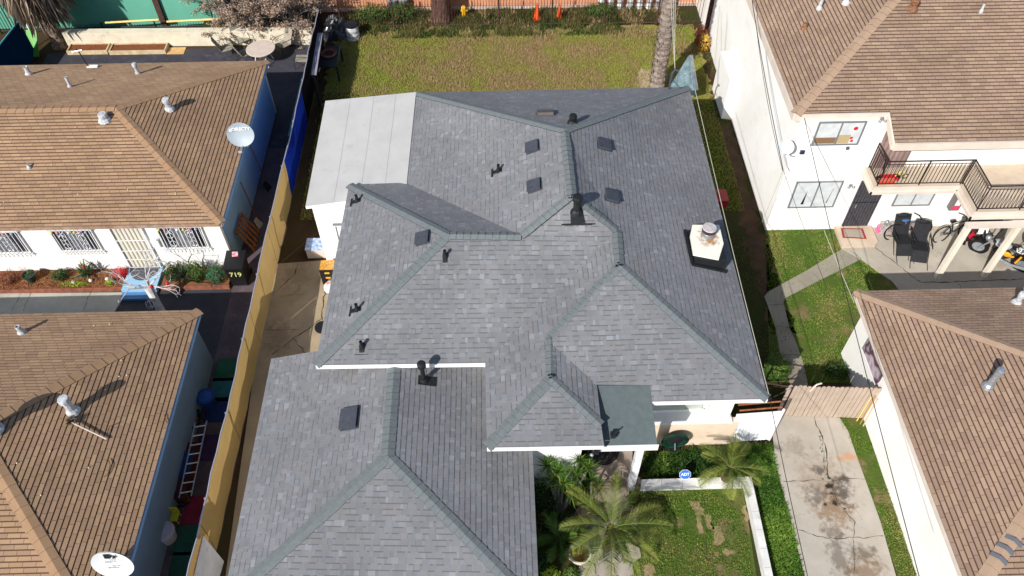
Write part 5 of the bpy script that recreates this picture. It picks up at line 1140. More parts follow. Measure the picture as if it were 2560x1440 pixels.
t = thing('security_floodlight', 'black floodlight and camera fixed at the porch roof corner', 'floodlight', at(1490, 1120, 3.0)); c = at(1488, 1118, 3.0); part(MB().box((c.x-.06, c.y-.16, -.1+3.0), (c.x+.08, c.y, 3.08)), 'housing', M_BLACK, t); part(MB().ball(c+V((-.1, -.2, -.02)), .05, 7), 'lamp', M_STEEL, t); part(MB().tube([c+V((.05, 0, 0)), c+V((.12, .35, .22))], .02, 6), 'bracket', M_BLACK, t)
c = at(1532, 1092, 3.22); t = thing('security_camera', 'small black camera bracket on the grey-green porch roof edge', 'camera', c); part(MB().box(c+V((-.06, -.06, .02)), c+V((.06, .08, .14))), 'body', M_BLACK, t); part(MB().tube([c+V((0, 0, .1)), c+V((.12, .05, .22))], .02, 6), 'lens', M_BLACK, t)
dm = MB(); c = at(1510, 1135, .33); dm.lathe(V((c.x-.05, c.y+.15, .32)), [(.5, 0), (.5, .015), (.03, .02)], 32); tag(dm.build('round_mat', pm('black_round_mat', (46, 40, 42), (36, 32, 34), 8)), 'large dark round mat on the porch floor', 'mat')
# east patio: bicycles, loungers, motorcycle, grill
def bicycle(lbl, cat, frame, seatc, s=1.0):
    t = thing('bicycle', lbl, cat, (0, 0, 0), 'bicycles on the east patio'); R = .34
    for x in (-.52, .52):
        mb = MB(); mb.tube([(x+R*math.cos(a), 0, R+.02+R*math.sin(a)) for a in [2*math.pi*k/28 for k in range(28)]], .024, 6, closed=True); w_ = part(mb, 'wheel', M_RUBBER, t)
        sp = MB()
        for k in range(10): a = 2*math.pi*k/10; sp.tube([(x, 0, R+.02), (x+R*math.cos(a), 0, R+.02+R*math.sin(a))], .003, 3, cap=False)
        sp.lathe((x, 0, R+.02), [(.05, -.02), (.05, .02)], 10, M=Matrix.Rotation(R_(90), 4, 'X')); part(sp, 'spokes', M_STEEL, w_)
    fr = MB(); B_ = (-.08, 0, .3); Sx = (-.2, 0, .72); Hd = (.34, 0, .74); H2_ = (.37, 0, .62); RA = (-.52, 0, .36); FA = (.52, 0, .36)
    for a, b in ((B_, Sx), (Sx, Hd), (B_, H2_), (Sx, RA), (B_, RA)): fr.tube([a, b], .02, 6)
    part(fr, 'frame', frame, t); part(MB().tube([H2_, FA], .018, 6).tube([(.33, 0, .72), (.31, 0, .86)], .016, 6), 'fork', M_BLACK, t)
    part(MB().tube([(.2, -.3, .9), (.3, -.12, .9), (.31, 0, .87), (.3, .12, .9), (.2, .3, .9)], .016, 6), 'handlebar', M_BLACK, t); part(MB().tube([Sx, (-.23, 0, .84)], .014, 6), 'seat_post', M_STEEL, t); part(MB().ball((-.24, 0, .86), (.14, .07, .03), 8), 'saddle', seatc, t)
    part(MB().lathe((-.08, -.04, .3), [(.08, -.01), (.08, .01)], 14, M=Matrix.Rotation(R_(90), 4, 'X')).tube([(-.08, -.07, .3), (.05, -.07, .18)], .012, 4), 'crank', M_STEEL, t); return t
bk1 = place(bicycle('teal and black bicycle with a blue saddle behind the folding loungers', 'bicycle', pm('teal_frame', (46, 90, 110), (150, 44, 60), 2.2, .35), col('saddle_blue', (60, 110, 160))), at(2262, 597), R_(8)); bk1.rotation_euler = (R_(-8), 0, R_(6))
bk2 = clone(bk1, at(2378, 598), R_(14), 'dark mountain bicycle with large wheels right of the loungers'); bk2.rotation_euler = (R_(-8), 0, R_(16))
for ch in bk2.children:
    if ch.name.startswith('frame'): ch.data = ch.data.copy(); ch.data.materials[0] = M_BLACK
    if ch.name.startswith('saddle'): ch.data = ch.data.copy(); ch.data.materials[0] = M_BLKPL
bk3 = clone(bk1, at(2448, 592), R_(60), 'dark bicycle half hidden behind the white balcony post'); bk3.rotation_euler = (R_(-5), 0, R_(65))
for ch in bk3.children:
    if ch.name.startswith('frame') or ch.name.startswith('saddle'): ch.data = ch.data.copy(); ch.data.materials[0] = M_BLACK
def lounger(lbl):
    t = thing('folding_lounger', lbl, 'lounger', (0, 0, 0), 'black folding loungers'); MF = M_BLACK; MS = pm('black_mesh_cloth', (30, 30, 32), (38, 38, 42), 10, .75)
    part(MB().slab([V((-.27, -.25, .42)), V((.27, -.25, .42)), V((.27, .28, .36)), V((-.27, .28, .36))], .02), 'seat', MS, t)
    part(MB().slab([V((-.27, .28, .36)), V((.27, .28, .36)), V((.27, .62, 1.02)), V((-.27, .62, 1.02))], .025), 'backrest', MS, t)
    part(MB().slab([V((-.26, -.52, .14)), V((.26, -.52, .14)), V((.26, -.25, .42)), V((-.26, -.25, .42))], .02), 'leg_rest', MS, t); part(MB().ball((0, .6, .98), (.22, .06, .09), 8), 'head_pillow', MS, t)
    for s in (-1, 1):
        part(MB().tube([(s*.29, -.85, .02), (s*.28, -.52, .14), (s*.28, -.2, .45), (s*.28, .3, .4)], .013, 6), 'leg', MF, t); part(MB().tube([(s*.31, -.3, .62), (s*.31, .35, .64)], .02, 6), 'armrest', MF, t); part(MB().tube([(s*.3, .55, .02), (s*.3, -.1, .6)], .012, 6), 'leg', MF, t); part(MB().tube([(s*.3, -.45, .02), (s*.3, .35, .62)], .012, 6), 'leg', MF, t)
    part(MB().tube([(-.29, -.85, .02), (.29, -.85, .02)], .013, 6), 'foot_bar', MF, t); return t
lg = place(lounger('left of two black folding loungers on the concrete patio'), at(2246, 618), R_(-2)); clone(lg, at(2288, 634), R_(-12), 'right of two black folding loungers on the concrete patio')
def motorcycle():
    t = thing('motorcycle', 'black motorcycle with silver tank and yellow-orange panels parked between the balcony posts', 'motorcycle', (0, 0, 0)); Yl = col('motor_yellow', (236, 160, 30), .35)
    for x, nm in ((-.72, 'front'), (.72, 'rear')):
        mb = MB(); R = .27; mb.tube([(x+R*math.cos(a), 0, .32+R*math.sin(a)) for a in [2*math.pi*k/24 for k in range(24)]], .065, 8, closed=True); w_ = part(mb, 'wheel', M_RUBBER, t); part(MB().lathe((x, 0, .32), [(.19, -.03), (.2, .03)], 16, M=Matrix.Rotation(R_(90), 4, 'X')), 'rim', M_STEEL, w_)
        n = 10; fb = MB()
        for k in range(n):
            a0, a1 = R_(30+120*k/n), R_(30+120*(k+1)/n); r = .36; fb.poly([(x+r*math.cos(a0), -.09, .32+r*math.sin(a0)), (x+r*math.cos(a0), .09, .32+r*math.sin(a0)), (x+r*math.cos(a1), .09, .32+r*math.sin(a1)), (x+r*math.cos(a1), -.09, .32+r*math.sin(a1))])
        part(fb, 'mudguard', pm('gloss_black', (26, 22, 24), rough=.15, spec=.8), t, smooth=True)
    part(MB().tube([(-.72, -.1, .32), (-.45, -.1, .95)], .03, 8).tube([(-.72, .1, .32), (-.45, .1, .95)], .03, 8), 'fork', M_STEEL, t)
    part(MB().ball((-.12, 0, .85), (.3, .17, .15), 12), 'tank', pm('silver_paint', (204, 206, 212), rough=.25, metal=.5), t, smooth=True)
    part(MB().ball((0, 0, .48), (.3, .2, .2), 10), 'engine', pm('engine_metal', (90, 88, 88), (44, 42, 44), 14, .4, .6), t); 
    for s in (-1, 1): part(MB().ball((.14, s*.17, .66), (.14, .05, .11), 8), 'side_panel', Yl, t)
    part(MB().ball((.32, 0, .84), (.28, .14, .07), 10), 'seat', M_BLKPL, t, smooth=True); part(MB().ball((.45, 0, .9), (.17, .15, .03), 8), 'seat_pad', pm('plaid_pad', (220, 220, 220), (30, 30, 32), 22, .7, lo=.5, hi=.52), t)
    part(MB().tube([(-.35, -.4, 1.08), (-.42, -.2, 1.05), (-.44, 0, 1.0), (-.42, .2, 1.05), (-.35, .4, 1.08)], .018, 8), 'handlebar', M_BLACK, t); part(MB().ball((-.6, 0, .88), (.1, .1, .1), 10), 'headlamp', M_STEEL, t, smooth=True)
    for s in (-1, 1): part(MB().ball((-.4, s*.36, 1.18), (.05, .07, .04), 6), 'mirror', M_BLACK, t)
    part(MB().tube([(-.1, -.18, .35), (.4, -.2, .3), (.85, -.2, .38)], .05, 8), 'exhaust', M_STEEL, t); part(MB().tube([(.5, -.13, .4), (.55, -.13, .75)], .035, 8), 'shock_absorber', Yl, t); part(MB().tube([(.2, .15, .3), (.65, .15, .38)], .03, 6), 'swing_arm', Yl, t)
    part(MB().box((1.0, -.1, .55), (1.02, .1, .68)), 'number_plate', M_WHITE, t); part(MB().ball((.95, 0, .78), (.05, .07, .04), 6), 'tail_lamp', MR, t); return t
mc = place(motorcycle(), at(2490, 652), R_(-38)); mc.rotation_euler = (R_(6), 0, R_(-38))
t = thing('kettle_grill', 'black kettle barbecue grill at the right frame edge behind the post', 'grill', at(2560, 640)); c = at(2558, 640); part(MB().lathe(c+V((0, 0, .55)), [(.05, 0), (.25, .1), (.3, .25)], 18), 'bowl', M_BLKPL, t, smooth=True); part(MB().lathe(c+V((0, 0, .82)), [(.3, 0), (.27, .12), (.14, .22), (.03, .24)], 18), 'lid', pm('gloss_black', (26, 22, 24), rough=.15, spec=.8), t, smooth=True)
for k in range(3): a = 2*math.pi*k/3; part(MB().tube([c+V((.15*math.cos(a), .15*math.sin(a), .6)), c+V((.35*math.cos(a), .35*math.sin(a), .0))], .014, 6), 'leg', M_BLACK, t)
t = thing('helmet', 'yellow and black helmet standing on the patio floor near the motorcycle', 'helmet', at(2548, 665)); c = at(2548, 668); part(MB().ball(c+V((0, 0, .16)), (.13, .16, .14), 10), 'shell', pm('helmet_paint', (200, 190, 110), (30, 30, 32), 6, .3, lo=.48, hi=.52), t, smooth=True); part(MB().ball(c+V((0, -.08, .16)), (.1, .1, .06), 8), 'visor', M_BLKPL, t)
t = thing('black_canopy_frame', 'black folding table frame with a thick tube top under the balcony edge', 'table', at(2500, 585)); a, b = at(2435, 556, .95), at(2522, 556, .95); part(MB().tube([a, b], .07, 8), 'tube', M_BLKPL, t); part(MB().slab([a+V((.1, .1, -.05)), a+V((.1, .8, -.05)), b+V((-.1, .8, -.05)), b+V((-.1, .1, -.05))], .03), 'top', M_BLACK, t); part(MB().tube([a+V((.4, .1, -.1)), V((b.x, b.y-.2, .05))], .02, 6).tube([b+V((-.2, .1, -.1)), V((a.x+.3, a.y+.3, .05))], .02, 6), 'legs', M_BLACK, t)
t = thing('white_panel_board', 'small white board propped on the black table frame', 'board', at(2457, 580)); c = at(2457, 566, .7); part(MB().slab([c+V((-.15, 0, .2)), c+V((.2, 0, .2)), c+V((.2, -.15, -.2)), c+V((-.15, -.15, -.2))], .02), 'board', M_WHITE, t)
t = thing('pink_tricycle', 'pink plastic ride-on toy beside the rear wheel of the teal bicycle', 'toy', at(2200, 575)); c = at(2202, 580); PK = col('toy_pink', (236, 110, 150), .4); part(MB().ball(c+V((0, 0, .18)), (.2, .1, .1), 8), 'body', PK, t); part(MB().ball(c+V((-.18, 0, .28)), (.06, .06, .1), 6), 'neck', PK, t)
for dx in (-.15, .15): part(MB().tube([c+V((dx, -.1, .07)), c+V((dx, .1, .07))], .06, 10), 'wheel', PK, t)
for k in range(5):
    p = V((13.55+k*.35, WY-.18, 0)); t = thing('plastic_jug_crate', ['leftmost clear crate against the white wall behind the bicycles', 'second clear crate from the left behind the bicycles', 'middle clear crate behind the bicycles', 'fourth clear crate from the left behind the bicycles', 'rightmost clear crate behind the mountain bicycle'][k], 'crate', p, 'clear crates against the white wall')
    part(MB().box(p+V((-.13, -.12, .05)), p+V((.13, .12, .42))), 'body', pm('clear_grey', (190, 188, 184), (130, 120, 112), 9, .3), t); part(MB().ball(p+V((.02, 0, .48)), (.08, .08, .08), 6), 'handle', M_STEEL, t)
t = thing('red_stroller', 'folded stroller with red cloth leaning beside the balcony post', 'stroller', at(2405, 590)); c = at(2410, 598); part(MB().slab([c+V((-.15, 0, .9)), c+V((.15, .05, .95)), c+V((.2, -.2, .25)), c+V((-.1, -.25, .2))], .08), 'cloth', pm('stroller_cloth', (34, 28, 30), (180, 30, 50), 3, .7, lo=.5, hi=.56), t)
for dx in (-.15, .2): part(MB().tube([c+V((dx-.03, -.25, .09)), c+V((dx+.03, -.25, .09))], .09, 10), 'wheel', M_RUBBER, t)
part(MB().tube([c+V((-.2, .1, 1.05)), c+V((-.15, -.2, .1))], .015, 6).tube([c+V((.2, .1, 1.05)), c+V((.2, -.2, .1))], .015, 6), 'frame', M_BLACK, t)
for k, (a, b, m_) in enumerate((((2183, 985), (2142, 1052), (224, 196, 96)), ((2188, 992), (2150, 1060), (178, 128, 84)), ((2194, 1000), (2158, 1065), (200, 190, 160)))):
    q0_, q1_ = at(*a, 1.35), at(*b, .02); tag(MB().tube([q0_, q1_], .016, 6).build('garden_stake', col('stake_%d' % k, m_, .7)), ['yellow stake leaning on the cream wall by the wooden gate', 'brown stake leaning on the cream wall, middle of the three', 'pale stake leaning on the cream wall, rightmost of the three'][k], 'stake', 'stakes leaning by the gate')
# balcony clutter
t = thing('red_scooter', 'red and black scooter parked in the balcony corner', 'scooter', at(2215, 450, BZ)); c = V((12.45, 18.95, BZ)); part(MB().box(c+V((-.15, -.12, .05)), c+V((.4, .12, .12))), 'deck', MR, t); part(MB().tube([c+V((-.1, 0, .1)), c+V((-.2, .1, .85))], .02, 6), 'stem', M_BLACK, t); part(MB().tube([c+V((-.2, -.12, .85)), c+V((-.2, .3, .85))], .02, 6), 'handlebar', M_BLACK, t)
for x in (-.18, .42): part(MB().tube([c+V((x, -.03, .08)), c+V((x, .03, .08))], .08, 12), 'wheel', M_RUBBER, t)
t = thing('balcony_box', 'orange-red storage box on the balcony floor in the front corner', 'box', V((12.5, 18.75, BZ))); part(MB().box((12.22, 18.72, BZ), (12.7, 18.85, BZ+.13)), 'body', col('box_red', (190, 70, 54)), t); part(MB().box((12.21, 18.71, BZ+.13), (12.71, 18.86, BZ+.15)), 'lid', col('box_orange', (200, 100, 74)), t)
t = thing('yellow_toy_bike', 'small yellow toy bicycle on the balcony', 'toy bicycle', V((13.0, 19.0, BZ))); c = V((12.95, 18.98, BZ))
for x in (-.16, .16): part(MB().tube([c+V((x+.09*math.cos(a), 0, .1+.09*math.sin(a))) for a in [2*math.pi*k/14 for k in range(14)]], .014, 5, closed=True), 'wheel', M_RUBBER, t)
part(MB().tube([c+V((-.16, 0, .1)), c+V((-.05, 0, .3)), c+V((.12, 0, .3)), c+V((.16, 0, .1))], .02, 6), 'frame', col('toy_bike_yellow', (226, 206, 50)), t)
# things on the tan roofs
a, b = surf(182, 1060, *swE), surf(268, 1100, *swE); t = thing('roof_brush', 'old brush with a pale pole lying on the lower tan roof below the flue', 'brush', a[0]); part(MB().tube([a[0]+V((0, 0, .08)), b[0]+V((0, 0, .05))], .018, 6), 'handle', pm('pale_pole', (206, 196, 184), (180, 168, 156), 5), t)
mb = MB()
for k in range(160): d = V((random.gauss(0, 1), random.gauss(0, 1), abs(random.gauss(0, .7)))).normalized(); mb.tube([a[0]+V((-.03, .05, .05)), a[0]+V((-.03, .05, .05))+d*random.uniform(.08, .16)], .006, 3, cap=False)
part(mb, 'bristles', pm('brush_bristle', (110, 96, 80), (80, 70, 60), 20), t)
MPB = pm('pale_pebble', (226, 214, 196), rough=.8); pbs = []
for k in range(24):
    if k % 2: px = (random.uniform(10, 380), random.uniform(790, 1320)); pl_ = swE
    else: px = (random.uniform(10, 480), random.uniform(310, 545)); pl_ = nwS
    p, n = surf(*px, *pl_)
    if p.x > -9.1 or (pl_ is swE and p.x < -12) or p.z < 2.42 or p.z > 3.7: continue
    pbs.append(p+n*.02)
mb = MB()
for p in pbs: mb.ball(p, (.018, .022, .01), 4)
pb_ = mb.build('scattered_litter', MPB); pb_['kind'] = 'stuff'; tag(pb_, 'pale pebbles and flecks scattered over the two tan roofs', 'litter')
for k, pts in enumerate((((300, 1058), (275, 1068), (270, 1085), (264, 1090)), ((272, 1150), (277, 1165), (272, 1185), (262, 1195)), ((413, 1038), (414, 1050), (420, 1060)))):
    mb = MB(); q = [surf(*px, *swE)[0]+V((0, 0, .04)) for px in pts]; mb.tube(q, .01, 4); tag(mb.build('twig', pm('twig_brown', (96, 62, 46))), ['curled twig right of the brush on the lower tan roof', 'curled twig below the brush pole on the lower tan roof', 'short twig near the eave of the lower tan roof'][k], 'twig')
# fallen rag and leaves on concrete etc are left to the paving

for k, px in enumerate(((2534, 1352), (2513, 1372), (2497, 1396))):
    p, n = surf(*px, *(V((10.34, 14.62, 2.6)), V((10.34, 5.75, 2.6)), V((14.775, 10.18, 4.33)))); d = (V((14.775, 10.185, 4.33))-V((10.34, 5.75, 2.6))).normalized(); s = V((d.y, -d.x, 0)).normalized()
    part(MB().slab([p+d*.03+s*.2-V((0, 0, .03)), p-d*.03+s*.2-V((0, 0, .03)), p-d*.03-s*.2-V((0, 0, .03)), p+d*.03-s*.2-V((0, 0, .03))], .02).slab([p+d*.05+s*.19+V((0, 0, .0)), p-d*.05+s*.19, p-d*.05+V((0, 0, .07)), p+d*.05+V((0, 0, .07))], .01).slab([p+d*.05+V((0, 0, .07)), p-d*.05+V((0, 0, .07)), p-d*.05-s*.19, p+d*.05-s*.19], .01), 'cap_patch', pm('grey_patch', (96, 98, 104)), seroof, 'grey replacement cap on the brown hip')

# ================================================================== PLANTS
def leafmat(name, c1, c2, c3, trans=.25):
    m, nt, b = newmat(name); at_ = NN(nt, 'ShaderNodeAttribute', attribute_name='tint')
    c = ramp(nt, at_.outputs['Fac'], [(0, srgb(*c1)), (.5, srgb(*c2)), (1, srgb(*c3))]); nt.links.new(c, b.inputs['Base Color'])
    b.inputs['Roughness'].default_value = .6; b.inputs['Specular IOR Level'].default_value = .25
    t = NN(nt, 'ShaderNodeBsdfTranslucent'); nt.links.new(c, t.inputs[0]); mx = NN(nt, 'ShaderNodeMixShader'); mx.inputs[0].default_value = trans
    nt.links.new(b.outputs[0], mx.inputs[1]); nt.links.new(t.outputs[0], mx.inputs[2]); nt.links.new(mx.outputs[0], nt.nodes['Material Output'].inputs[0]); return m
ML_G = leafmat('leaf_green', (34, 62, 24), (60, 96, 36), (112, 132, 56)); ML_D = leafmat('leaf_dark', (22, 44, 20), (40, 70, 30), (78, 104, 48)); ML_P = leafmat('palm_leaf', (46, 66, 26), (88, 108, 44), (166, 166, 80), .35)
ML_DRY = leafmat('dry_leaf', (142, 116, 98), (176, 152, 132), (206, 184, 164)); ML_R = leafmat('red_flower', (150, 20, 36), (210, 40, 56), (236, 90, 96)); ML_Y = leafmat('yellow_green_leaf', (90, 120, 20), (150, 176, 40), (196, 206, 80))
ML_S = leafmat('succulent', (56, 74, 48), (90, 108, 70), (140, 150, 104)); ML_BG = leafmat('blue_green_leaf', (22, 64, 44), (42, 96, 66), (84, 136, 96))
MB_GREY = pm('grey_bark', (128, 122, 114), (98, 92, 86), 9, .9, bd=.006, bs=30); MB_WH = pm('whitewashed_bark', (208, 206, 202), (170, 168, 166), 6, .9, bd=.004, bs=30); MB_BR = pm('brown_bark', (104, 76, 66), (72, 52, 48), 5, .9, bd=.02, bs=12)
def inpoly(poly, x, y):
    poly = np.array([(p[0], p[1]) for p in poly]); n = len(poly); r = np.zeros(len(x), bool); j = n-1
    for i in range(n):
        xi, yi = poly[i]; xj, yj = poly[j]; c = ((yi > y) != (yj > y)) & (x < (xj-xi)*(y-yi)/(yj-yi+1e-12)+xi); r ^= c; j = i
    return r
def grass(name, lbl, poly, dens, h, wd, mat, z=.01, patch=None, lean=.5, tfun=None, cat='grass', seed=1, skip=None):
    g = np.random.default_rng(seed); P_ = np.array([(p[0], p[1]) for p in poly]); lo, hi = P_.min(0), P_.max(0); n = int((hi-lo).prod()*dens)
    x = g.uniform(lo[0], hi[0], n); y = g.uniform(lo[1], hi[1], n); k = inpoly(poly, x, y)
    if skip is not None:
        for s in skip: k &= ~(inpoly(s, x, y) & (g.uniform(0, 1, n) < .66))
    x, y = x[k], y[k]
    nz = np.array([mnoise.noise((a*.9, b*.9, seed)) + .5*mnoise.noise((a*2.6, b*2.6, seed+4)) for a, b in zip(x, y)])
    if patch is not None: k = nz > patch+g.uniform(-.15, .15, len(x)); x, y, nz = x[k], y[k], nz[k]
    n = len(x); hh = h*g.uniform(.45, 1.3, n)*(1+.5*np.clip(nz, -.6, .8)); a = g.uniform(0, 2*np.pi, n); la = g.uniform(0, 2*np.pi, n); l = lean*hh*g.uniform(.2, 1.3, n); w2 = wd*g.uniform(.6, 1.3, n)
    v = np.zeros((n, 3, 3)); v[:, 0] = np.c_[x-np.cos(a)*w2/2, y-np.sin(a)*w2/2, np.full(n, z)]; v[:, 1] = np.c_[x+np.cos(a)*w2/2, y+np.sin(a)*w2/2, np.full(n, z)]; v[:, 2] = np.c_[x+np.cos(la)*l, y+np.sin(la)*l, z+hh]
    me = bpy.data.meshes.new(name); me.vertices.add(n*3); me.vertices.foreach_set('co', v.ravel()); me.loops.add(n*3); me.loops.foreach_set('vertex_index', np.arange(n*3)); me.polygons.add(n); me.polygons.foreach_set('loop_start', np.arange(n)*3); me.polygons.foreach_set('loop_total', np.full(n, 3))
    t = np.clip(.5+.75*nz+g.normal(0, .2, n), 0, 1) if tfun is None else np.clip(tfun(x, y, nz)+g.normal(0, .2, n), 0, 1)
    at_ = me.attributes.new('tint', 'FLOAT', 'FACE'); at_.data.foreach_set('value', t.astype(np.float32)); me.materials.append(mat); me.update(calc_edges=True)
    o = bpy.data.objects.new(name, me); COL.objects.link(o); tag(o, lbl, cat); o['kind'] = 'stuff'; return o
MG_DRY = leafmat('dry_grass', (150, 164, 66), (160, 150, 90), (176, 152, 114), .3); MG_GRN = leafmat('lawn_grass', (86, 128, 42), (116, 152, 58), (166, 160, 96), .3); MG_DK = leafmat('weed_grass', (40, 66, 26), (66, 92, 38), (120, 112, 66), .3)
lawnpoly = [(-7.3, 20.5), (8.9, 20.5), (8.9, 32.3), (-7.3, 32.3)]
grass('dry_grass', 'dry yellow-green grass of the back lawn', lawnpoly, 1000, .085, .03, MG_DRY, .006, tfun=lambda x, y, nz: .24+.85*nz+.6*np.clip((y-24.8)/4, -.5, 1)*np.exp(-((x-.8)/5.0)**2), seed=3, skip=[[(6.0, 25), (6.9, 25), (6.9, 29.4), (6.0, 29.4)]])
struct(MB().poly([(x, y, .012) for x, y in ragged([(8.6, 15), (9.36, 15), (9.36, 25.5), (8.7, 25.5)], .2, .2)]), 'bare_soil_strip', pm('red_brown_soil', (82, 60, 42), (62, 48, 34), 2, .95))
struct(MB().poly([(x, y, .007) for x, y in ragged([(5.75, 24), (6.75, 24), (6.9, 27), (6.7, 28.8), (6.2, 29.4), (5.9, 28.2), (6.05, 26.2)], .12, .15)]), 'bare_soil_patch', pm('sandy_soil', (176, 158, 132), (158, 140, 114), 3, .95, bd=.01, bs=30))
grass('weeds', 'tall dark weeds along the iron fence', [(-7.0, 31.8), (6.5, 31.8), (6.5, 34.0), (-7.0, 34.0)], 800, .2, .04, MG_DK, .01, seed=5, tfun=lambda x, y, nz: .5+.9*nz, patch=-.12)
grass('weeds', 'tan dry stalks mixed in along the iron fence', [(-7.0, 31.5), (8.5, 31.5), (8.5, 34.0), (-7.0, 34.0)], 420, .16, .03, MG_DRY, .01, seed=6, tfun=lambda x, y, nz: .9+0*nz, patch=-.1)
grass('rough_grass', 'patchy rough grass around the brown pole', [(6.8, 29.5), (10.8, 28.5), (10.8, 33.6), (6.8, 33.6)], 420, .07, .03, MG_DK, .01, patch=-.05, seed=7, tfun=lambda x, y, nz: .6+.5*nz)
grass('weeds', 'low weeds in the shaded east side yard', side_poly, 200, .05, .03, MG_DK, .012, patch=.05, seed=9)
grass('weeds', 'sparse weeds in the shade beside the west fence', [(-7.5, 18.7), (-6.2, 18.7), (-6.2, 28), (-7.5, 28)], 160, .06, .03, MG_DK, .01, patch=-.05, seed=10)
grass('lawn_grass', 'green grass of the east lawn', east_lawn_poly, 1100, .05, .025, MG_GRN, .014, patch=-.28, seed=12, skip=[[tuple(at(*p)[:2]) for p in ((2103, 624), (1955, 711), (1911, 742), (1937, 818), (1975, 985), (2024, 985), (1999, 884), (1973, 820), (1958, 756), (2038, 707), (2151, 649))]])
grass('lawn_grass', 'green grass of the small front lawn', [tuple(at(*p)[:2]) for p in ((1590, 1230), (1852, 1226), (1890, 1500), (1570, 1500))], 1700, .055, .022, MG_GRN, .01, patch=-.3, seed=14, skip=BARE)
grass('verge_grass', 'grass strip between driveway and cream wall', drive_strip_poly, 1500, .05, .022, MG_GRN, .014, patch=-.2, seed=16, tfun=lambda x, y, nz: .35+.6*nz+.06*(12-y))
hp_ = [tuple(at(*p)[:2]) for p in ((1868, 1118), (1928, 1108), (1945, 1190), (1967, 1269), (2018, 1480), (1930, 1480), (1890, 1300), (1872, 1215))]
grass('ground_cover', 'thick leafy ground cover along the driveway', hp_, 3200, .08, .045, leafmat('bright_cover', (50, 84, 28), (84, 122, 42), (126, 156, 62)), .01, seed=18, lean=1.1, tfun=lambda x, y, nz: .55+.6*nz)
grass('ground_cover', 'shaded ground cover below the peach wall', [tuple(at(*p)[:2]) for p in ((1600, 1135), (1870, 1112), (1870, 1200), (1620, 1210))], 1500, .14, .05, ML_G, .01, seed=20, lean=1.0, tfun=lambda x, y, nz: .45+.6*nz)
grass('mulch_chips', 'reddish bark chips in the flower beds', [(-17.5, 17.46), (-12.85, 17.46), (-12.85, 18.3), (-17.5, 18.3)], 700, .03, .05, leafmat('bark_chip', (110, 60, 40), (160, 98, 66), (196, 140, 96), 0), .1, seed=22, cat='mulch')
grass('weeds', 'weeds sprouting from the driveway crack', [tuple(at(*p)[:2]) for p in ((2032, 1042), (2041, 1042), (2072, 1195), (2064, 1195))], 500, .05, .03, ML_G, .03, patch=-.1, seed=24)
# leafy things
def leaves(mb, c, rad, n, size, tl=0, shell=.55, squash=1, zmin=.02):
    c = V(c)
    for _ in range(n):
        d = V((random.gauss(0, 1), random.gauss(0, 1), random.gauss(0, 1))).normalized(); r = random.uniform(shell, 1)
        f = 1+.3*mnoise.noise(d*2.2+c)
        p = c+V((d.x*rad[0], d.y*rad[1], d.z*rad[2]))*r*f
        if p.z < zmin: continue
        u = V((random.gauss(0, 1), random.gauss(0, 1), random.gauss(0, .5))).normalized(); w_ = (d+V((0, 0, .5))+V((random.gauss(0, .5), random.gauss(0, .5), random.gauss(0, .5)))).normalized(); v = w_.cross(u).normalized(); u = v.cross(w_)
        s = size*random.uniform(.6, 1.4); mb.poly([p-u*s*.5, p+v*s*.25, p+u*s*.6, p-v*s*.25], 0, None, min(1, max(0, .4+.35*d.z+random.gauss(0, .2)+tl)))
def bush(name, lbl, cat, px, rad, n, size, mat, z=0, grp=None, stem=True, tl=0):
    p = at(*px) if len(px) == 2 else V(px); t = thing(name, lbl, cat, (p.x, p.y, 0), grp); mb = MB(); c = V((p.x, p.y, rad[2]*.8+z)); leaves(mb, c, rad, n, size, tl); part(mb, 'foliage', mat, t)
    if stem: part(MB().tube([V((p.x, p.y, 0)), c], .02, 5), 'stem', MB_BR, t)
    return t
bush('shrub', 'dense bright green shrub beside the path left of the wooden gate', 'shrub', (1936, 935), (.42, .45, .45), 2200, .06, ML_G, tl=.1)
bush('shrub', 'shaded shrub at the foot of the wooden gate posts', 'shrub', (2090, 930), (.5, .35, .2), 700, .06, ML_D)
def blades(mb, c, n, L, wd, el=(10, 80), seg=4, droop=.5, tl=0, base=.03):
    c = V(c)
    for k in range(n):
        a = 2*math.pi*k/n*2.4+random.uniform(-.2, .2); e = R_(random.uniform(*el)); d = V((math.cos(a)*math.cos(e), math.sin(a)*math.cos(e), math.sin(e))); s = V((-math.sin(a), math.cos(a), 0)); l = L*random.uniform(.75, 1.1); p = c+d*base; prev = None; tt = min(1, max(0, .5+random.gauss(0, .2)+tl))
        for j in range(seg+1):
            f = j/seg; ww = wd*(1-f)**.7*(.5+.5*min(1, f*4+.4)); q = (p-s*ww/2, p+s*ww/2)
            if prev: mb.poly([prev[0], prev[1], q[1], q[0]], 0, None, tt)
            prev = q; d = (d-V((0, 0, droop/seg))).normalized(); p = p+d*l/seg
def spiky(name, lbl, cat, heads, mat, n=46, L=.32, wd=.028, grp=None, base=None, el=(5, 85), droop=.4, trunk=MB_GREY, tr=.03):
    p = V(base or (heads[0][0], heads[0][1], 0)); t = thing(name, lbl, cat, (p.x, p.y, 0), grp); mb = MB()
    for h in heads: blades(mb, h, n, L, wd, el, 4, droop)
    part(mb, 'leaves', mat, t); tb = MB()
    for h in heads: tb.tube([p+V((random.uniform(-.05, .05), random.uniform(-.05, .05), 0)), V((p.x*.4+h[0]*.6, p.y*.4+h[1]*.6, h[2]*.5)), V(h)], tr, 5)
    part(tb, 'stem', trunk, t); return t
heads = [at(1368, 1165, 1.6), at(1395, 1180, 1.5), at(1448, 1150, 1.6), at(1470, 1170, 1.4), at(1408, 1210, 1.3), at(1425, 1230, 1.1), at(1440, 1190, 1.3), at(1385, 1200, 1.2)]
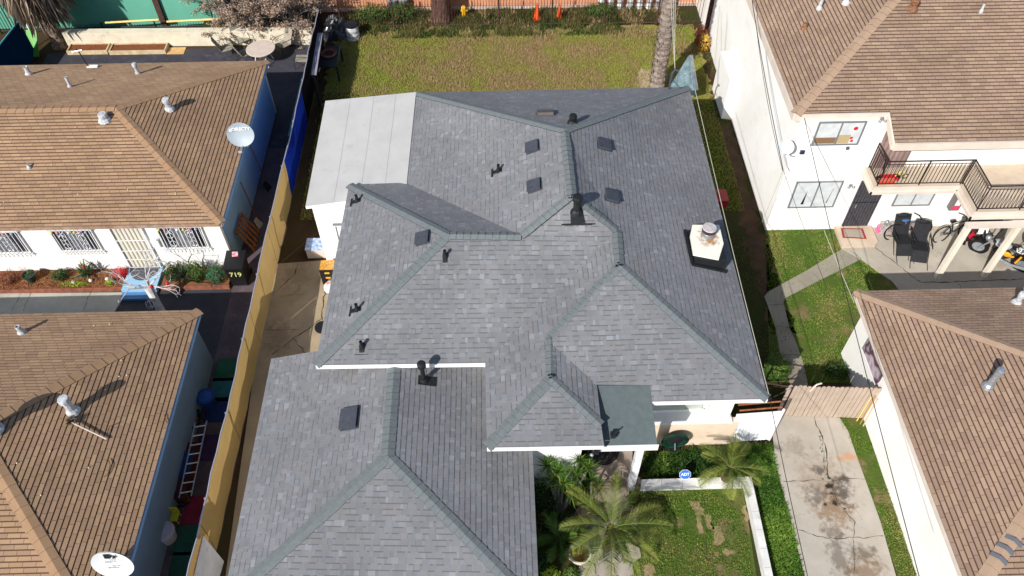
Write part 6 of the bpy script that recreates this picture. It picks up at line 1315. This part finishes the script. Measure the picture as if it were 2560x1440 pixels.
spiky('dracaena', 'many-headed spiky dracaena beside the white wing wall', 'dracaena', heads, leafmat('dracaena_leaf', (40, 70, 26), (76, 112, 40), (148, 168, 74), .3), base=at(1400, 1290), n=56, L=.42, wd=.034, tr=.04)
spiky('dracaena', 'smaller dracaena head in front of the porch steps', 'dracaena', [at(1478, 1200, 1.0), at(1495, 1215, .8)], ML_G, base=at(1480, 1250), L=.36)
def frond(mb, c, a, e, L, droop, nl=34, lw=.022, ll=.3, tl=0):
    p = V(c); d = V((math.cos(a)*math.cos(e), math.sin(a)*math.cos(e), math.sin(e))); s = V((-math.sin(a), math.cos(a), 0)); pts = [p.copy()]; ds = [d.copy()]
    for k in range(nl): p = p+d*L/nl; d = (d-V((0, 0, droop/nl))).normalized(); pts.append(p.copy()); ds.append(d.copy())
    mb.tube(pts[::3]+[pts[-1]], .012, 4, cap=False); mb.tint[-1] = None
    for k in range(4, nl+1):
        f = k/nl; l = ll*math.sin(math.pi*(.12+.85*f))**.7+.04; up = s.cross(ds[k])
        for sg in (1, -1):
            for o_ in (0, .5):
                dr = (s*sg*.8+ds[k]*.75-up*.0+V((0, 0, .18))+V((random.gauss(0, .05), random.gauss(0, .05), random.gauss(0, .06)))).normalized(); b = pts[k-1].lerp(pts[k], o_); w_ = ds[k]*lw/2
                tip = b+dr*l-V((0, 0, .12*l)); mid = b+dr*l*.5+V((0, 0, .02)); tt = min(1, max(0, .45+.25*f+random.gauss(0, .15)+tl)); mb.poly([b-w_, b+w_, mid+w_*.9, tip, mid-w_*.9], 0, None, tt)
def palm(name, lbl, cat, c, n, L, base, mat=ML_P, droop=1.1, el=(5, 75), ll=.34, trunkr=.11, a0=0, angs=None, nl=34, lw=.016):
    t = thing(name, lbl, cat, (base[0], base[1], 0)); mb = MB()
    for k in range(n):
        a = (angs[k] if angs else a0+2.39996*k+random.uniform(-.15, .15)); e = R_(el[0]+(el[1]-el[0])*((k*7) % n)/n); frond(mb, c, a, e, L*random.uniform(.85, 1.1), droop*random.uniform(.7, 1.2), nl=nl, ll=ll, lw=lw, tl=random.uniform(-.15, .15))
    mb.tint = [x if x is not None else .7 for x in mb.tint]; part(mb, 'crown', mat, t); part(MB().tube([V(base), V(c)], [trunkr*1.3, trunkr], 10), 'trunk', MB_BR, t); return t
pc = at(1528, 1318, 1.3); palm('date_palm', 'large feathery palm in front of the porch path', 'palm', pc, 16, 1.6, (pc.x, pc.y-.02, 0), ll=.3, droop=1.3, el=(2, 62), lw=.013)
pc = at(1826, 1168, 1.0); palm('date_palm', 'smaller feathery palm behind the block wall corner', 'palm', pc, 14, 1.0, (pc.x, pc.y, 0), lw=.009, ll=.24, el=(8, 60), droop=1.2)
pc = at(1400, 1345, .7); palm('date_palm', 'low dark palm beside the yellow pot at bottom', 'palm', pc, 9, .8, (pc.x, pc.y, 0), mat=ML_G, ll=.2)
pc = at(1640, 1265, .9)
c = at(1447, 1398); t = thing('plant_pot', 'pale pot with a yellow rim among the palms at bottom', 'pot', c); part(MB().lathe(c, [(.18, 0), (.26, .4), (.3, .42), (.3, .46), (.25, .46), (.24, .38)], 24), 'body', pm('cream_pot', (222, 214, 190), (210, 200, 174), 3), t, smooth=False); part(MB().lathe(c+V((0, 0, .4)), [(.23, 0), (.02, .01)], 18), 'soil', pm('ochre_soil', (190, 150, 70), (120, 80, 40), 6), t)
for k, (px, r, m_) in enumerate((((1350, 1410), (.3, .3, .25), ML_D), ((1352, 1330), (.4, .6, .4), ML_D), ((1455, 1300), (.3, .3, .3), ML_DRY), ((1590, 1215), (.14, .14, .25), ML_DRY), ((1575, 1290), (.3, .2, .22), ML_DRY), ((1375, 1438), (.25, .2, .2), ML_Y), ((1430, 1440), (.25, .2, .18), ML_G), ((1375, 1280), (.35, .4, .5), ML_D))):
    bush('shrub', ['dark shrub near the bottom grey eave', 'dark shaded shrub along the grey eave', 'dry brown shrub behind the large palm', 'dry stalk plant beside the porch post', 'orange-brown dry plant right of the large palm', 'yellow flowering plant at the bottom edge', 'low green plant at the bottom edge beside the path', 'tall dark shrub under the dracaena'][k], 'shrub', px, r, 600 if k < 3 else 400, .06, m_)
bush('shrub', 'small white-flowered shrub left of the large palm', 'shrub', (1450, 1290), (.26, .24, .18), 260, .04, leafmat('white_flower', (40, 60, 30), (120, 130, 90), (232, 232, 220)))
# flower bed of the white house
c0 = at(222, 700); spiky('agave', 'big grey-green agave in the middle of the flower bed', 'agave', [V((c0.x, 17.95, .25))], ML_S, n=26, L=.55, wd=.1, el=(5, 75), droop=.3)
bush('flowering_plant', 'mound of bright red flowers beside the blue step', 'flowers', V((-12.95, 17.95, 0)), (.26, .24, .2), 900, .045, ML_R, .12)
bush('flowering_plant', 'small yellow-green plant beside the red flowers', 'plant', V((-13.25, 17.6, 0)), (.15, .12, .14), 260, .045, ML_Y, .1)
bush('flowering_plant', 'spindly rose bush with a red bloom below the middle window', 'rose bush', V((-14.1, 18.0, 0)), (.26, .2, .3), 420, .045, ML_D, .15); part(MB().ball(V((-14.05, 17.95, .62)), .05, 6), 'bloom', MR, bpy.data.objects[-1] if False else [o for o in bpy.data.objects if o.get('label', '').startswith('spindly rose')][0])
bush('ground_plant', 'dark green leafy mound left of the agave', 'plant', V((-15.0, 17.95, 0)), (.34, .25, .2), 700, .055, ML_D, .1)
bush('ground_plant', 'lime green creeping plant at the front of the bed', 'plant', V((-14.45, 17.6, 0)), (.55, .12, .1), 700, .035, ML_Y, .1)
bush('ground_plant', 'reddish-leaved plant at the left frame edge', 'plant', V((-16.6, 17.8, 0)), (.35, .3, .3), 600, .05, leafmat('reddish_leaf', (60, 40, 30), (110, 60, 50), (150, 90, 70)), .1)
t = thing('plant_pot', 'dark green round pot holding a sprouting plant in the flower bed', 'pot', V((-15.9, 17.85, .1))); c = V((-15.95, 17.85, .1)); part(MB().lathe(c, [(.13, 0), (.2, .3), (.22, .32), (.19, .32), (.17, .26)], 18), 'body', pm('dark_green_pot', (52, 66, 54), (40, 52, 44), 5), t); mb = MB(); blades(mb, c+V((0, 0, .28)), 14, .18, .03, (20, 80)); part(mb, 'sprout', ML_G, t)
for k in range(3): p = V((-14.5+k*.55, 17.7+.05*k, .15)); t = thing('white_stone', ['leftmost white ornamental stone in the flower bed', 'middle white ornamental stone in front of the agave', 'rightmost white ornamental stone in the flower bed'][k], 'stone', p, 'white stones'); part(MB().ball(p, (.07, .06, .06), 7), 'stone', M_WHITE, t)
for k, (x, y, r, m_, lbl) in enumerate(((-9.65, 17.75, (.4, .35, .4), ML_BG, 'feathery blue-green shrub beside the wheelie bin'), (-10.3, 17.8, (.35, .3, .5), ML_G, 'pale green leafy shrub right of the bare tree'), (-11.2, 17.9, (.28, .3, .4), ML_D, 'dark shrub behind the bare whitewashed tree'))):
    bush('shrub', lbl, 'shrub', V((x, y, 0)), r, 1500, .05, m_)
spiky('agave', 'dark broad-leaved agave right of the bare white tree', 'agave', [V((-10.75, 17.7, .3))], leafmat('dark_agave', (36, 50, 34), (66, 82, 56), (120, 130, 92)), n=24, L=.6, wd=.11, el=(5, 80))
# bare trees
def branch(mb, p, d, l, r, depth, spread=.6, tips=None, kink=.25):
    pts = [V(p)]; rs = [r]; q = V(p); dd = V(d).normalized()
    for k in range(4):
        dd = (dd+V((random.gauss(0, kink), random.gauss(0, kink), random.gauss(0, kink*.6)))*.5).normalized(); q = q+dd*l/4; pts.append(q.copy()); rs.append(r*(1-.12*(k+1)))
    mb.tube(pts, rs, 5 if r > .015 else 3, cap=False)
    if tips is not None and depth <= 1: tips.append(q.copy()); tips.append(pts[2].copy())
    if depth <= 0: return
    for k in range(random.choice((2, 3))):
        nd = (dd+V((random.gauss(0, spread), random.gauss(0, spread), random.gauss(0, spread*.7)))).normalized(); branch(mb, pts[random.choice((2, 3, 4))], nd, l*random.uniform(.6, .85), r*.55, depth-1, spread, tips, kink)
random.seed(5)
t = thing('bare_tree', 'leafless whitewashed tree hung with red baubles in front of the blue step', 'tree', V((-11.35, 16.55, 0))); mb = MB(); b0 = V((-11.2, 16.35, 0)); top = V((-11.45, 16.75, .95)); mb.tube([b0, b0.lerp(top, .5), top], [.14, .12, .15], 10); part(mb, 'trunk', MB_WH, t)
mb = MB()
for d in ((-.9, .1, .4), (-.3, .9, .9), (.3, .8, 1.2), (.9, .6, .8), (1, -.1, .3), (-.6, -.6, .4), (.2, .2, 1.2)): branch(mb, top, d, .62, .035, 3, .55)
part(mb, 'branches', MB_WH, t)
for px, z in (((378, 717), 1.0), ((418, 708), 1.2)): part(MB().ball(at(*px, z), .06, 8), 'bauble', MR, t)
wb = MB(); q = at(376, 760, .6)
for k in range(3): a_ = k*1.05; wb.tube([q+V((.16*math.cos(b)*math.cos(a_), .16*math.cos(b)*math.sin(a_), .16*math.sin(b))) for b in [2*math.pi*j/16 for j in range(16)]], .01, 4, closed=True)
tag(wb.build('wire_ball', MB_WH), 'round wire ornament hanging left of the bare tree trunk', 'ornament')
# dry-leaved trees behind the patio
for k, (px, ln, lbl) in enumerate((((770, 84), (.2, .1, 1), 'dry brown-leaved tree nearest the side fence'), ((585, 78), (-.3, .1, 1), 'leftmost of the dry brown-leaved trees behind the patio'), ((622, 84), (-.2, .1, 1), 'second from left of the dry brown-leaved trees behind the patio'), ((672, 90), (.15, .0, 1), 'middle one of the dry brown-leaved trees behind the patio'), ((735, 92), (.1, -.05, 1), 'second from right of the dry brown-leaved trees behind the patio'))):
    p = at(*px); p.y = max(p.y, 32.4); t = thing('dry_tree', lbl, 'tree', p, 'dry trees behind the patio'); mb = MB(); tips = []
    for j in range(4): branch(mb, p+V((random.uniform(-.15, .15), random.uniform(0, .2), 0)), V(ln)+V((random.gauss(0, .35), random.gauss(-.15, .3), .6)), 1.2, .075, 4, .55, tips)
    for j in range(5): branch(mb, p+V((random.uniform(-.4, .4), -.1, .6)), (random.gauss(.1, .7), -.9, random.uniform(-.1, .5)), .5, .02, 2, .6, tips)
    part(mb, 'trunk', MB_GREY, t); lf = MB()
    for q in tips:
        if random.random() < .6: leaves(lf, q, (.17, .17, .14), 15, .075, 0, .1)
    part(lf, 'crown', ML_DRY, t)
# palm trunk on the right, big trunk, skirted palm
t = thing('palm_tree', 'tall fan palm with a rough grey trunk behind the grey roof', 'palm', at(1628, 215)); b0 = V((6.62, 27.7, 0)); pts = []; rs = []
for k in range(70): z = k*.13; pts.append(b0+V((.02*math.sin(z), 0, z))); rs.append(.27*(1.25-.3*min(1, z/1.2))+(.035 if k % 2 else 0))
part(MB().tube(pts, rs, 14), 'trunk', pm('palm_bark', (150, 136, 124), (112, 98, 90), 7, .9, bd=.03, bs=9), t)
sc = MB()
for k in range(420): z = random.uniform(.1, 8.8); a = random.uniform(0, 6.28); r = .29; c = b0+V((r*math.cos(a), r*math.sin(a), z)); s = V((-math.sin(a), math.cos(a), 0)); o_ = V((math.cos(a), math.sin(a), 0)); tl_ = random.choice((-1, 1))*.1; sc.poly([c-s*.1, c+s*.1, c+s*(.02+tl_)+o_*.07+V((0, 0, .16))])
part(sc, 'leaf_scars', pm('palm_scar', (176, 164, 152), (120, 106, 98), 6, .9), t)
def fan(mb, c, d, R, tl=0, n=16):
    d = V(d).normalized(); s = V((-d.y, d.x, 0)).normalized(); st = V(c); hub = st+d*R*.6; mb.poly([st-s*.01, st+s*.01, hub+s*.01, hub-s*.01], 0, None, .6)
    for k in range(n): a = -1.5+3.0*k/(n-1); dr = (d*math.cos(a)+s*math.sin(a)-V((0, 0, .15))).normalized(); pe_ = dr.cross(V((0, 0, 1))).normalized()*.025; mb.poly([hub, hub+dr*R*.35+pe_, hub+dr*R*.7, hub+dr*R*.35-pe_], 0, None, min(1, max(0, .5+random.gauss(0, .2)+tl)))
mb = MB()
for k in range(44): a = 2.4*k; e = R_(-20+95*(k/44)); fan(mb, b0+V((0, 0, 9.1)), (math.cos(a)*math.cos(e), math.sin(a)*math.cos(e), math.sin(e)), 1.5)
part(mb, 'crown', ML_P, t)
t = thing('large_tree', 'thick reddish-brown tree trunk standing in weeds at the iron fence', 'tree', at(1105, 45)); b0 = at(1106, 42); b0.y = 33.3; mb = MB(); N = 20; zs = [0, .15, .5, 1, 2, 3.5, 5]
for z in zs:
    for k in range(N): a = 2*math.pi*k/N; r = (.42+.16*math.exp(-z*3))*(1+.1*math.sin(a*5+z*.3)+.06*math.sin(a*11)); mb.v.append((b0.x+r*math.cos(a), b0.y+r*math.sin(a), z))
for j in range(len(zs)-1):
    for k in range(N): mb.face((j*N+k, j*N+(k+1) % N, (j+1)*N+(k+1) % N, (j+1)*N+k))
part(mb, 'trunk', MB_BR, t, smooth=True); tips = []; mb = MB()
for j in range(6): branch(mb, b0+V((0, 0, 4.9)), (random.gauss(0, .6), random.gauss(0, .6), 1), 1.8, .18, 3, .6, tips)
part(mb, 'limbs', MB_BR, t); lf = MB()
for q in tips: leaves(lf, q, (.6, .6, .45), 60, .14, 0, .1)
part(lf, 'crown', ML_G, t)
t = thing('skirted_palm', 'palm with a hanging skirt of dead grey fronds at the top left corner', 'palm', at(150, 118)); b0 = at(152, 116); pts = []; rs = []
for k in range(58): z = k*.13; pts.append(b0+V((0, 0, z))); rs.append(.24+(.03 if k % 2 else 0)+.1*math.exp(-z*3))
part(MB().tube(pts, rs, 14), 'trunk', pm('rough_palm_bark', (150, 130, 112), (84, 68, 60), 9, .9, bd=.03, bs=9), t)
mb = MB()
for k in range(3400): 
    a = random.uniform(0, 6.28); z = random.uniform(2.2, 7.5); r0 = .3; r1 = random.uniform(.8, 1.45)*(1 if z > 2.9 else .75); d = V((math.cos(a), math.sin(a), 0)); s = V((-d.y, d.x, 0)); p = b0+d*r0+V((0, 0, z)); m_ = b0+d*r1*.8+V((0, 0, z-.25)); e_ = b0+d*r1+V((0, 0, z-random.uniform(.7, 1.4)))+s*random.gauss(0, .1)
    mb.poly([p-s*.012, p+s*.012, m_+s*.03, e_, m_-s*.03], 0, None, random.random())
part(mb, 'dead_fronds', leafmat('dead_frond', (92, 78, 66), (140, 122, 104), (190, 172, 150), .1), t)
mb = MB()
for k in range(40): a = 2.4*k; e = R_(-10+85*(k/40)); fan(mb, b0+V((0, 0, 8.2)), (math.cos(a)*math.cos(e), math.sin(a)*math.cos(e), math.sin(e)), 1.5)
part(mb, 'crown', ML_P, t)
for k, (x, y, r) in enumerate(((-5.6, 33.3, (.9, .5, .5)), (-4.4, 33.4, (.9, .45, .45)), (4.8, 33.5, (.8, .4, .3)))): bush('hedge_bush', ['leafy bush at the left end beyond the iron fence', 'leafy bush left of the metal bins beyond the iron fence', 'low leafy clump beyond the iron fence near the drums'][k], 'bush', V((x, y, 0)), r, 1800, .08, ML_G)
for k, (px, lbl) in enumerate((((1838, 105), 'dry red-leaved plant against the white block rear wall'), ((1832, 125), 'yellow dry plant against the white block rear wall'))): 
    p = at(*px); bush('dry_plant', lbl, 'plant', V((9.1, p.y, 0)), (.28, .4, .5), 500, .09, [leafmat('red_dry', (120, 50, 30), (190, 90, 60), (220, 150, 110)), leafmat('straw', (150, 100, 30), (200, 160, 60), (220, 190, 100))][k])
b_ = at(750, 100); 
trk = bicycle('small bicycle lying against the wall beside the patio chairs', 'bicycle', M_IRON, M_BLKPL); place(trk, at(752, 108), R_(25), .8)
trk['group'] = 'bicycles in the rear yards'
rb_ = clone(trk, at(1010, 52), R_(10), 'red bicycle lying in the weeds behind the iron fence', None, .75)
for ch in rb_.children:
    if ch.name.startswith('frame'): ch.data = ch.data.copy(); ch.data.materials[0] = MR

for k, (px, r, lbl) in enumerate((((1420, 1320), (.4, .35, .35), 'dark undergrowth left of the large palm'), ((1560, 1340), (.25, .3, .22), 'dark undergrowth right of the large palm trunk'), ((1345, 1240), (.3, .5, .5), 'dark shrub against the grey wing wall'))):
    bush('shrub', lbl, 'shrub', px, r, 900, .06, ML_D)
